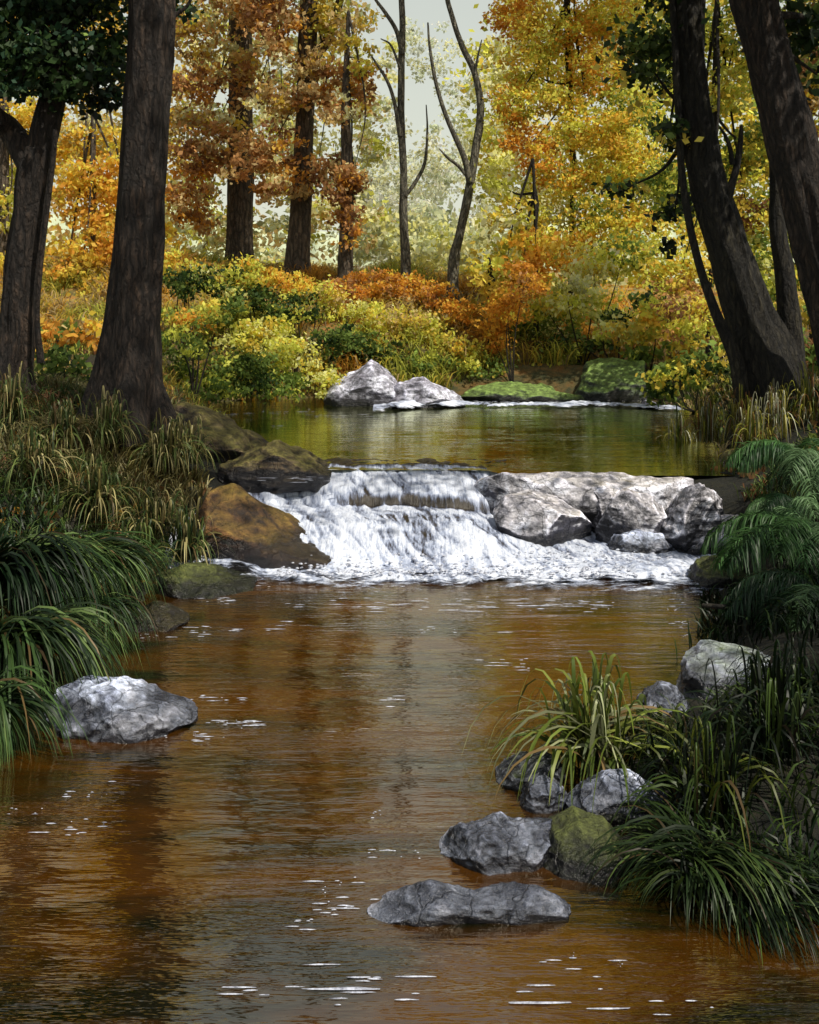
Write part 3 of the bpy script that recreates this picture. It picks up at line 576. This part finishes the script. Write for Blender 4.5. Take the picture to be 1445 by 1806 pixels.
bgtree(1240,14,'yellow green tree seen between the right hand trunks',[(1250,560,9),(1255,400,8),(1260,200,10),(1265,0,8)],STEM,
   [pb(1300,60,50,60,14,[YG,Gr,Yl]),pb(1290,160,45,50,14,[YG,Yl,Li]),pb(1330,260,45,60,14,[Gr,YG,Yl]),pb(1320,380,45,50,13.8,[Yl,YG,Br]),pb(1250,420,40,40,13.9,GY),pb(1200,480,50,50,13.6,GY+[Ru]),pb(1345,480,30,60,13.8,[Gr,YG,Li]),
    pb(1180,330,40,60,14.3,[YG,Gr]),pb(1290,-60,120,60,14.2,[YG,Gr,Yl]),pb(1220,560,50,50,13.2,GY+[Ru,Br]),pb(1180,100,50,60,14.3,[YG,Gr,DG])],.044)
bgtree(1440,14,'ochre and green tree filling the upper right corner behind the leaning trunk',[(1435,560,14),(1430,300,12),(1425,100,10)],STEM,
   [pb(1420,60,50,60,13.6,[Tn,Br,Gr]),pb(1430,160,40,50,13.5,[Tn,Gd,Br]),pb(1440,260,40,50,13.5,[YG,Br,Gd]),pb(1470,380,60,80,13.6,[Br,Gr,YG]),pb(1480,100,70,80,13.5,[Gr,Tn]),pb(1470,-80,120,80,13.5,[Gr,Br,YG])],.044)

# --- far wood, reads as one mass
mb = MB(); s = []
for px in range(-900, 2400, 75):
    for py in (500, 420, 330, 240, 140, 40, -80, -220, -380, -560):
        Yd = rs.uniform(27, 36)
        if 655 < px < 885 and py < 420: continue
        if py < -300 and (300 < px < 900): continue
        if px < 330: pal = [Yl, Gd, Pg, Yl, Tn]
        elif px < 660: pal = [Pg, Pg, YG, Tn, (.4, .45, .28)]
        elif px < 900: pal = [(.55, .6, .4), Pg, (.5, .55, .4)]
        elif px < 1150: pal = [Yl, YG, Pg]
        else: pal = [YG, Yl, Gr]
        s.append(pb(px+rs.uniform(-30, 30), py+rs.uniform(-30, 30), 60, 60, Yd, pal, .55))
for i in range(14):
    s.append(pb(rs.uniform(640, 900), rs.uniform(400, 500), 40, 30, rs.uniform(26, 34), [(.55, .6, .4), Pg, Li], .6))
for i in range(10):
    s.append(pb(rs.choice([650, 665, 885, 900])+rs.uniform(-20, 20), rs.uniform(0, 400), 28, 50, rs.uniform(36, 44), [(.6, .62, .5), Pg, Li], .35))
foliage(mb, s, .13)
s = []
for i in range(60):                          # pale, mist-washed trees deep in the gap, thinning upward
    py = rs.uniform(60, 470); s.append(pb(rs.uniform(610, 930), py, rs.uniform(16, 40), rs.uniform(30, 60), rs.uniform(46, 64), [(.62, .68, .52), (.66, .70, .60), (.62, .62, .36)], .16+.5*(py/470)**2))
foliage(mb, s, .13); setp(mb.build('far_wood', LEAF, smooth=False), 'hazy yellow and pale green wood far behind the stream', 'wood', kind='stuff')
# misty far hills behind
m, nt, out = mat('misty_hill'); p = N(nt, 'ShaderNodeBsdfPrincipled', i_Roughness=1)
geo = N(nt, 'ShaderNodeNewGeometry'); s2 = N(nt, 'ShaderNodeSeparateXYZ'); nt.links.new(geo.outputs['Position'], s2.inputs[0])
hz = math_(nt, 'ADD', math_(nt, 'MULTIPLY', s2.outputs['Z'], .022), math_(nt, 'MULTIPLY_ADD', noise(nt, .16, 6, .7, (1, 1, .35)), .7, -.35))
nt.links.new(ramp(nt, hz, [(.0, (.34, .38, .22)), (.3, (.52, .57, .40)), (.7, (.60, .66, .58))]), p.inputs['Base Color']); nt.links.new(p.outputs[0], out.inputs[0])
a = np.radians(np.linspace(20, 160, 700)); V = []
for hh in np.linspace(0, 1, 12):
    top_ = 10+4*fbm(xyz(a*5, 0*a), 3, 2)+1.6*fbm(xyz(a*60, 0*a), 3, 6)
    V.append(np.stack([np.cos(a)*(95+hh*40), np.sin(a)*(95+hh*40), 1+(1-(1-hh)**1.3)*top_], -1))
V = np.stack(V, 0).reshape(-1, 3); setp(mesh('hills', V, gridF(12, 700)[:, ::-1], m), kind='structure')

# --- shrubs
def shrub(px, Y, label, blobs, leaf=.038, matr=None, dens=1.0, group='shrubs growing on the banks'):
    kk = 1.14 if 940 < px < 1150 else (1.09 if px in (400, 470) else 1)     # keep it on dry ground beyond the pool
    if kk > 1:
        cm = np.array([0, 0, CZ]); blobs = [((q[0]-cm)*kk+cm, np.array(q[1])*kk, *q[2:]) for q in blobs]; Y *= kk
    b = gbase(px, Y)
    while sdf(b[:1], b[1:2])[0] < .12: Y += .15; b = gbase(px, Y)
    t = empty('shrub', b, label, 'shrub', group)
    crown(t, blobs, leaf, matr or LEAF, dens, 'foliage')
    for i in range(4):
        bl = blobs[i % len(blobs)]; limb3('stem', t, STEM, [b-[0, 0, .05], (b+bl[0])/2+rs.normal(size=3)*.05, bl[0]], [.014, .01, .004], 8, 5)
BY = [Yl, YG, Li, YG]; BG = [Gr, (.12, .18, .04), YG, Gr]; BGD = [DG, (.07, .11, .025), Gr, (.03, .06, .015)]
shrub(330,14.5,'dark green shrub with yellow crest right of the thick trunk',[pb(320,470,45,25,15,[Yl,Gd,YG]),pb(330,500,50,30,14.5,BGD),pb(390,490,50,25,14.6,BGD+BY)])
shrub(440,15,'yellow topped shrub on slope below the stout grey brown trunk',[pb(440,485,60,25,15.2,[Yl,Gd,YG]),pb(430,530,60,25,15,BGD),pb(500,500,50,22,15.4,[Gd,Yl,Or])])
shrub(520,15,'olive shrub in the hollow below the rust red tree',[pb(520,545,60,30,15,BGD+[YG]),pb(560,520,50,22,15.4,[Yl,YG,Tn]),pb(600,600,40,30,14.8,BGD)])
shrub(340,12.8,'orange flecked green shrub close behind the thick trunk',[pb(340,560,50,32,13,[Or,Yl,Gr,YG]),pb(310,600,45,30,12.6,BG),pb(390,550,40,20,13.2,BG)])
shrub(470,13,'bright yellow green bush leaning toward the pale pointed rock',[pb(440,600,60,28,13.3,BY),pb(510,625,50,32,13,[Li,Yl,YG]),pb(560,665,30,30,13,[Li,Yl,YG]),pb(470,580,50,20,13.4,BY)])
shrub(400,12.3,'deep green bush at left edge of upper pool',[pb(360,640,60,40,12.4,BG),pb(440,655,60,38,12.6,BG+BGD),pb(500,680,50,24,12.8,BG),pb(380,690,70,20,12.2,BG)])
shrub(640,17,'rust orange bush on crest left of the slender trees',[pb(610,510,50,24,17,GOr+[Ru]),pb(670,500,55,22,17.2,GOr+[Ru]),pb(720,510,40,22,17.3,GOr+[Tn])])
shrub(650,15.6,'pale yellow bush above the pale pointed rock',[pb(640,560,60,28,16,BY),pb(700,570,55,28,16,[Yl,Tn,YG]),pb(620,600,50,24,15.7,BG),pb(690,620,50,22,15.6,BGD+[YG])])
shrub(780,16.8,'orange bush on the slope under twin limbed slender tree',[pb(770,520,45,22,17,GOr+[Ru]),pb(810,555,40,26,16.7,GOr),pb(845,590,30,24,16.4,GOr+[Ru])])
shrub(770,15.4,'yellow and green bush above the far foam line',[pb(760,590,50,30,16,BY+[Tn]),pb(800,620,50,28,15.7,[Yl,Gd,YG]),pb(760,645,60,22,15.4,BG),pb(850,650,50,22,15.4,BG+[Yl])])
shrub(620,15.3,'dark green bush just behind the pale pointed rock',[pb(600,630,40,25,15.6,BGD),pb(660,620,40,22,15.6,BGD),pb(730,650,40,20,15.5,BGD)])
shrub(905,15,'orange brown bush at foot of the golden tree',[pb(895,555,32,35,15.4,GOr),pb(925,500,32,35,15,GOr+[Ru]),pb(870,600,24,20,15.6,GOr)])
shrub(960,14.3,'green bush at right bank with pale tips',[pb(930,590,45,30,14.8,BG),pb(980,570,50,30,14.4,BG+[Pg,Li]),pb(920,630,50,20,15,BG)])
shrub(1030,13.8,'tall pale yellow green shrub at the middle right',[pb(960,540,50,30,14.1,[Li,YG,Yl]),pb(1000,520,50,32,13.6,[Li,Pg,YG]),pb(1050,470,55,38,14,[Li,Pg,YG,Yl]),pb(1100,450,45,28,14,[YG,Gr,Yl]),pb(1060,540,50,30,13.9,[Li,YG])],.055)
shrub(1090,13.5,'dark green hollow shrub in front of pale shrub',[pb(1080,565,40,12,13.6,BGD),pb(1140,525,36,14,13.6,BGD),pb(1020,605,60,18,13.9,BGD+[Gr])],.055,DLEAF)
shrub(1140,13,'yellow ochre shrub above the tall mossy rock',[pb(1100,590,50,28,13.3,[Li,YG,Yl]),pb(1160,570,50,34,13,GY),pb(1200,620,40,34,12.8,GY+[Ru,Gr]),pb(1150,630,40,20,13.1,BG)],.055)
shrub(1010,14.6,'low shadowy bush behind the long mossy rock',[pb(960,640,60,20,15,BGD),pb(1040,625,50,16,15,BGD),pb(890,650,40,16,15.2,BGD+[Gr])],.06,DLEAF)
shrub(991,13.9,'dark low bush between the two mossy far rocks',[pb(985,655,45,20,13.9,BGD+[Gr]),pb(1010,625,40,16,14,BG)],.05,DLEAF)
shrub(1230,11.8,'green and yellow shrub at right end of upper pool',[pb(1200,670,50,30,12,[YG,Gr,DG,Yl]),pb(1250,650,40,34,11.6,[Gr,DG,Yl]),pb(1160,690,30,18,12.4,BGD+[YG])],.05)
shrub(115,10.2,'dark leafy shrub between the forked tree and thick trunk',[pb(115,650,45,34,10.2,BGD+[Gr]),pb(80,690,40,24,10,BGD),pb(150,690,40,30,10,BG+[DG])],.045)
shrub(120,13,'orange and yellow shrub behind the dark leafy shrub',[pb(100,600,50,36,13,[Or,Gd,Gr]),pb(160,590,40,36,13,[Gd,Tn,Or]),pb(140,640,40,20,12.6,BG)],.06)
shrub(1440,11.5,'dim brown shrub behind leaning trunk at right edge',[pb(1430,620,50,40,11.6,[Br,Gr,DG]),pb(1470,540,50,60,12,[Br,Gr,Yl])],.055)

# ---------------------------------------------------------------- grass, ferns
def blades(mb, P0, P1, P2, P3, w, c0, c1, seg=9, side=None):
    n = len(P0); t = np.linspace(0, 1, seg)[None, :, None]
    B = (1-t)**3*P0[:, None]+3*(1-t)**2*t*P1[:, None]+3*(1-t)*t*t*P2[:, None]+t**3*P3[:, None]
    d = np.gradient(B, axis=1); h = np.cross(d, [0, 0, 1.]); h = h+1e-6; h /= np.linalg.norm(h, axis=2)[..., None]
    tw = rs.uniform(-.7, .7, (n, 1, 1)); nn = np.cross(h, d); nn /= np.linalg.norm(nn, axis=2)[..., None]+1e-9
    h = h*np.cos(tw)+nn*np.sin(tw)
    pr = (np.minimum(1, t*5+.35)*(1-t**2.2)+.03)*w[:, None, None]/2
    V = np.stack([B-h*pr, B+h*pr], 2).reshape(n, -1, 3)
    i = np.arange(seg-1); f = np.stack([2*i, 2*i+1, 2*i+3, 2*i+2], -1)
    Fq = (f[None]+(np.arange(n)*seg*2)[:, None, None]).reshape(-1, 4)
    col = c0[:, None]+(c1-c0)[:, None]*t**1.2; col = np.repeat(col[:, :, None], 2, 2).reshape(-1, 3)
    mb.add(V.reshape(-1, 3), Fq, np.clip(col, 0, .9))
def tussock(px, py, Y, label, n, R, Hh, drop, w, cols, az=(0, 2*np.pi), name='grass_tuft', cat='grass', strands=1, spread=.03, group='grass clumps on the banks', up=.0, matr=None, lenvar=(.55, 1.1)):
    c = P(px, py, Y); zg = float(hgt(c[:1], c[1:2])[0]); c[2] = max(zg-.02, c[2])
    if c[2]-zg > .12: c[2] = zg+.12
    mb = MB(); m_ = n*strands; k = np.repeat(np.arange(n), strands)
    a = rs.uniform(az[0], az[1], n)[k]+rs.normal(size=m_)*spread*2; sc = rs.uniform(lenvar[0], lenvar[1], n)[k]*rs.uniform(.86, 1.1, m_)
    up_ = (rs.rand(n) < up)[k]
    r = R*sc*np.where(up_, .3, 1); h_ = Hh*sc*np.where(up_, 1.5, rs.uniform(.6, 1.1, n)[k]); dr = drop*rs.uniform(.3, 1.1, n)[k]*sc*np.where(up_, -Hh*1.2/max(drop, .01), 1)
    D = np.stack([np.cos(a), np.sin(a), 0*a], -1); Z = np.array([0, 0, 1.])
    P0 = c+D*.02+rs.normal(size=(m_, 3))*[.035, .035, 0]*(1+5*R*.3)
    j = rs.normal(size=(m_, 3))*spread
    P1 = P0+D*(.12*r)[:, None]+Z*(h_*1.15)[:, None]+j*.6; P2 = P0+D*(.85*r)[:, None]+Z*(h_*1.25)[:, None]+j; P3 = P0+D*(r*1.02)[:, None]-Z*dr[:, None]+j*1.3
    P3[:, 2] = np.maximum(P3[:, 2], -.0)
    pal = np.array(cols); ci = pal[rs.randint(0, len(pal), n)][k]*rs.uniform(.45, 1.5, (m_, 1)); dd = rs.rand(m_) < .05; ci[dd] = np.array([.3, .2, .08])*np.minimum(ci[dd].sum(1, keepdims=True)*2.2, .9)
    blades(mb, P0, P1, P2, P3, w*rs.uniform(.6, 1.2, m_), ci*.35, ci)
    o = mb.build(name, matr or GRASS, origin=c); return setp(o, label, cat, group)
dk = [(.018, .045, .014), (.04, .08, .022), (.13, .2, .06), (.012, .028, .01), (.05, .1, .025)]
tn = [(.22, .19, .06), (.42, .37, .16), (.12, .16, .04), (.07, .11, .03)]
# left drooping grass
tussock(10,930,5.9,'large arching dark green grass clump at left, highest of the drooping ones',16,.62,.30,.25,.019,dk,(-1.4,.9),'drooping_grass','grass',20,.03)
tussock(20,1010,5.3,'broad drooping green grass clump beside the grey rock on the left',18,.52,.24,.42,.017,dk,(-1.6,.7),'drooping_grass','grass',21,.028)
tussock(-40,1130,4.7,'lowest drooping green grass clump at the left edge touching the water',16,.34,.20,.5,.015,dk,(-1.7,.6),'drooping_grass','grass',21,.024)
tussock(120,900,6.4,'feathery dark green grass clump behind the drooping ones',14,.5,.26,.12,.016,dk,(-1.0,1.2),'drooping_grass','grass',26,.03)
tussock(160,1010,6.0,'small dark grass clump by the olive mossy rock',12,.3,.16,.22,.009,dk,(-1.8,.8),'drooping_grass','grass',26,.02)
# tan grasses on left bank
for q, (px, py, Y, lb) in enumerate([(20,740,8.4,'tan grass tuft at foot of the forked tree'),(110,790,8.0,'tan grass tuft below dark leafy shrub'),(190,740,8.2,'pale arching grass tuft against base of thick trunk'),
      (290,720,8.5,'tan grass tuft right of the thick trunk'),(60,850,7.3,'brownish grass tuft above the drooping grass clumps'),(170,860,7.3,'dry grass tuft in middle of left bank'),
      (270,820,7.7,'wispy dry grass tuft left of the golden rock'),(330,880,7.5,'short olive grass tuft hugging the golden rock'),(240,930,6.9,'olive grass tuft above the olive mossy rock'),(330,760,8.7,'grass tuft on the mossy mound rock')]):
    tussock(px,py,Y,lb,80,.30,.24,.04,.014,tn if q not in (7, 8) else tn+dk,(0,6.28),'grass_tuft','grass',2,.02,up=.35)
# bright plant and dark clumps, right foreground
br = [(.15, .2, .03), (.3, .35, .07), (.08, .12, .02), (.42, .45, .24)]
tussock(1050,1350,4.45,'bright green arching plant above the pale shore rocks',85,.42,.26,.02,.018,br,(0,6.28),'strap_leaf_plant','plant',2,.012,up=.22,lenvar=(.6,1.1))
tussock(1150,1360,4.6,'shorter olive plant right of the bright arching plant',22,.24,.14,.04,.022,[(.1,.13,.03),(.16,.16,.05)],(-1.2,1.8),'strap_leaf_plant','plant',2,.012,up=.2)
dkr = [(.006, .016, .004), (.014, .032, .007), (.05, .085, .015), (.004, .01, .003)]
tussock(1245,1545,3.65,'big drooping dark green grass clump in lower right corner',24,.36,.17,.15,.010,[(.014, .03, .007), (.035, .065, .014), (.08, .12, .03)],(2.0,5.8),'drooping_grass','grass',17,.016)
tussock(1330,1590,3.5,'dark drooping grass clump right of the big one',12,.3,.10,.2,.008,dkr+[(.03, .06, .012)],(4.2,7.2),'drooping_grass','grass',24,.013)
tussock(1250,1500,3.9,'tall shaded grass with bright yellow green tips behind big drooping clump',45,.3,.3,.05,.012,dkr+[(.12,.15,.02)],(0,6.28),'grass_tuft','grass',3,.02,up=.3)
tussock(1360,1400,4.4,'short dark grass tuft filling the gap above the drooping clumps',50,.3,.2,.03,.012,dkr,(0,6.28),'grass_tuft','grass',3,.02,up=.2)
tussock(1370,1450,4.1,'shaded grass tuft at right edge below the wide grey rock',50,.3,.28,.03,.012,dkr,(0,6.28),'grass_tuft','grass',3,.02,up=.25)
tussock(1215,1440,4.2,'low dark grass right of the flat pale rock',36,.2,.14,.03,.011,dkr,(1.5,5.0),'grass_tuft','grass',3,.02,up=.1)
tussock(1420,1330,4.6,'dark grass tuft at right edge level with bright plant',40,.3,.2,.03,.012,dkr,(1.5,5),'grass_tuft','grass',3,.02,up=.2)
# yellow grasses at foot of the right trees
yg = [(.3, .3, .04), (.45, .4, .08), (.1, .14, .02), (.25, .12, .04), (.5, .5, .35)]
for px, py, Y, lb in [(1200,740,10.9,'yellow grass tuft at right end of upper pool'),(1250,760,10.2,'yellow green grass tuft left of the curved tree base'),(1310,740,9.8,'grass tuft in front of the curved tree base'),
      (1370,770,9.2,'pale streaked grass tuft below the curved tree'),(1430,740,9.2,'brown grass tuft at foot of leaning trunk'),(1330,800,8.9,'green grass tuft behind the ferns')]:
    tussock(px,py,Y,lb,80,.2,.28,.02,.012,yg,(0,6.28),'grass_tuft','grass',2,.02,up=.4)

def fern(px, py, Y, label, fronds, L, cols, az=(0, 6.28), elev=.9, group='ferns on the right bank'):
    c = P(px, py, Y); zg = float(hgt(c[:1], c[1:2])[0]); c[2] = min(max(zg-.02, c[2]), zg+.3)
    t = empty('fern', c, label, 'fern', group); pal = np.array(cols)
    fronds = int(fronds*1.5)
    for i in range(fronds):
        mb = MB(); a = az[0]+(az[1]-az[0])*(i+rs.uniform(.2, .8))/fronds; l = L*rs.uniform(.7, 1.1); e = elev*rs.uniform(.6, 1.1)
        D = np.array([math.cos(a), math.sin(a), 0]); k = 64; s = np.linspace(0, 1, k)
        ang = e-(e+1.1)*s**1.2; dx = np.cumsum(np.cos(ang))*l/k; dz = np.cumsum(np.sin(ang))*l/k
        R = c+D*dx[:, None]+np.array([0, 0, 1.])*dz[:, None]; T = np.gradient(R, axis=0); T /= np.linalg.norm(T, axis=1)[:, None]
        base = pal[rs.randint(len(pal))]*rs.uniform(.7, 1.3)
        S = np.cross(D, [0, 0, 1.])
        for sd in (-1, 1):
            j = np.arange(3, k-1); n = len(j); ll = l*.26*np.sin(np.pi*np.clip(s[j]*.9+.08, 0, 1))**.8*rs.uniform(.5, 1.15, n)
            for rep in range(2):
                o = R[j]+T[j]*(rep*.5*l/k)
                dirn = S*sd+T[j]*.55; dirn /= np.linalg.norm(dirn, axis=1)[:, None]
                dirn = dirn+rs.normal(size=dirn.shape)*.16; P1 = o+dirn*ll[:, None]*.35+[0, 0, .015]; P2 = o+dirn*ll[:, None]*.8-np.array([0, 0, 1])*ll[:, None]*.3; P3 = o+dirn*ll[:, None]*.85-np.array([0, 0, 1])*ll[:, None]*.8
                cc = np.clip(base*rs.uniform(.6, 1.4, (n, 1)), 0, 1)
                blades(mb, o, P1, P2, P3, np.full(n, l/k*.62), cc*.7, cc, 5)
        blades(mb, R[:1], R[k//3][None], R[2*k//3][None], R[-1:], np.array([.008]), base[None]*.5, base[None]*.8, 12)
        mb.build('frond', GRASS, t)
fg = [(.022, .06, .018), (.055, .13, .035), (.012, .035, .012), (.15, .26, .11)]
fern(1440,850,7.4,'upright green fern at right edge beside the ledge rocks',11,.8,fg,(1.2,5.2),1.2)
fern(1450,960,6.6,'deep green fern arching over the mossy rock, middle of the right edge',10,.8,fg,(1.9,4.6),1.0)
fern(1460,1070,6.0,'lowest fern on the right, hanging toward dark water',9,.65,fg,(1.9,4.6),.9)
fern(1400,900,7.0,'small fern touching the large tilted slab',7,.42,fg,(1.6,4.9),1.0)
# mossy branch hanging over right shore
b0 = P(1470,1150,5.6); t = empty('fallen_branch', b0, 'thin mossy fallen branch slanting down over the right shore', 'branch')
limb('bough', t, BARK_R, [(1240,1068,7,.5),(1290,1072,10,.4),(1345,1085,13,.3),(1395,1110,16,.15),(1440,1140,20),(1500,1170,24,-.1)],5.6,40,10,.15,5)
mbx = MB(); foliage(mbx, [((P(1330,1070,5.9)), (.14,.12,.05), dkr), ((P(1400,1090,5.7)), (.14,.12,.06), dkr)], .02, .6); setp(mbx.build('moss', GRASS, t, smooth=False), kind='stuff')

# --- ground cover, uncountable
def cover(name, label, cat, n, regions, leafsize, mode, matr):
    mb = MB()
    for (x0, x1, y0, y1, frac, pal) in regions:
        k = int(n*frac); x = rs.uniform(x0, x1, k); y = rs.uniform(y0, y1, k); d = sdf(x, y); ok = d > .04
        for (rx, ry, sz, dp) in RK: ok &= (((x-rx)/(sz*1.12+.04))**2+((y-ry+.12)/(dp+.25))**2) > 1
        den = fbm(xyz(x*1.4, y*1.4), 3, 77); ok &= den > rs.uniform(-.9, .25, k)
        x, y = x[ok], y[ok]; z = hgt(x, y); k = len(x); c = np.stack([x, y, z], -1); p_ = np.array(pal)
        zone = ((fbm(xyz(x*1.1, y*1.1), 3, 91)+.8)/1.6*len(pal)+rs.uniform(-.8, .8, k)).clip(0, len(pal)-1).astype(int)
        col = p_[zone]*rs.uniform(.5, 1.4, (k, 1))
        if mode == 'leaf':
            c[:, 2] += .01+rs.rand(k)*.02; V, Fq, cl = leafquads(c, leafsize, np.clip(col, 0, .8), 1.5); mb.add(V, Fq, cl)
        else:
            a = rs.uniform(0, 6.28, k); L = leafsize*rs.uniform(.5, 1.4, k); D = np.stack([np.cos(a), np.sin(a), 0*a], -1); Zv = np.array([0, 0, 1.])
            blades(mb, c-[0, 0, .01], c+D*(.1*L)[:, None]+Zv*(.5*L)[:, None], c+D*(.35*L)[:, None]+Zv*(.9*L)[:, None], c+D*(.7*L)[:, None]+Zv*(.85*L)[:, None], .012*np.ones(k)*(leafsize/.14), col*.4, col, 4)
    return setp(mb.build(name, matr, smooth=False), label, cat, kind='stuff')
cover('leaf_litter', 'fallen rust and yellow leaves strewn over both banks', 'leaves', 70000,
   [(-5.5, -1.0, 5.5, 14, .25, [Br, Tn, Or, Ru, Gr]), (1.5, 6, 8, 14, .15, [Br, Ru, Gr, Yl]), (-9, 9, 14.5, 26, .55, [YG, Gd, Yl, Or, Tn])], .05, 'leaf', LEAF)
cover('bank_grass', 'short mixed grass covering the stream banks', 'grass', 120000,
   [(-4, -.7, 4, 7.4, .16, dk+[(.05, .06, .02)]), (-4.5, -.6, 7.2, 11, .30, tn+[Br, (.1, .11, .03)]), (-7, -.8, 10.5, 15.5, .12, [YG, Gr, Yl]), (.4, 3.6, 3.0, 7.5, .13, dkr+[DG, (.03, .02, .01)]), (1.7, 6, 7.2, 14.5, .22, [Gr, (.2, .22, .03), DG, Tn])], .14, 'blade', GRASS)
cover('undergrowth', 'low yellow and orange undergrowth on far slope', 'undergrowth', 60000,
   [(-9, 9, 14.9, 21, 1, [YG, Yl, Tn, Gd, Or])], .3, 'blade', LEAF)

# ---------------------------------------------------------------- light, sky, camera
SE, SA = math.radians(54), math.radians(128)      # sun high over the right bank
d = Vector((math.sin(SA)*math.cos(SE), math.cos(SA)*math.cos(SE), math.sin(SE)))
L = bpy.data.lights.new('sun', 'SUN'); L.energy = 5; L.angle = math.radians(.6); L.color = (1, .93, .8)
lo = bpy.data.objects.new('sun', L); C.objects.link(lo); lo.rotation_euler = (-d).to_track_quat('-Z', 'Y').to_euler()
w = bpy.data.worlds.new('World'); bpy.context.scene.world = w; w.use_nodes = True; nt = w.node_tree
sk = nt.nodes.new('ShaderNodeTexSky'); sk.sky_type = 'NISHITA'; sk.sun_disc = False; sk.sun_elevation = SE; sk.sun_rotation = SA; sk.dust_density = 2.2; sk.air_density = 1.0
tc = N(nt, 'ShaderNodeTexCoord'); sx = N(nt, 'ShaderNodeSeparateXYZ'); nt.links.new(tc.outputs['Generated'], sx.inputs[0])
hz = math_(nt, 'MULTIPLY_ADD', sx.outputs['Z'], -1.0, 1.0, clamp=True); hz = math_(nt, 'MULTIPLY', hz, .92)   # bright haze low in the sky
nt.links.new(mixc(nt, hz, sk.outputs[0], (6.6, 6.7, 5.5)), nt.nodes['Background'].inputs[0]); nt.nodes['Background'].inputs[1].default_value = .12
cam = bpy.data.cameras.new('camera'); co = bpy.data.objects.new('camera', cam); C.objects.link(co)
co.location = (0, 0, CZ); co.rotation_euler = (math.pi/2, 0, 0)
cam.sensor_fit = 'HORIZONTAL'; cam.sensor_width = 36; cam.lens = 36*F/1445; cam.shift_x = 0; cam.shift_y = -(903-H0)/1445
cam.clip_end = 2000; cam.clip_start = .05
sc = bpy.context.scene; sc.camera = co; sc.view_settings.view_transform = 'Standard'; sc.view_settings.look = 'None'; sc.view_settings.exposure = 0
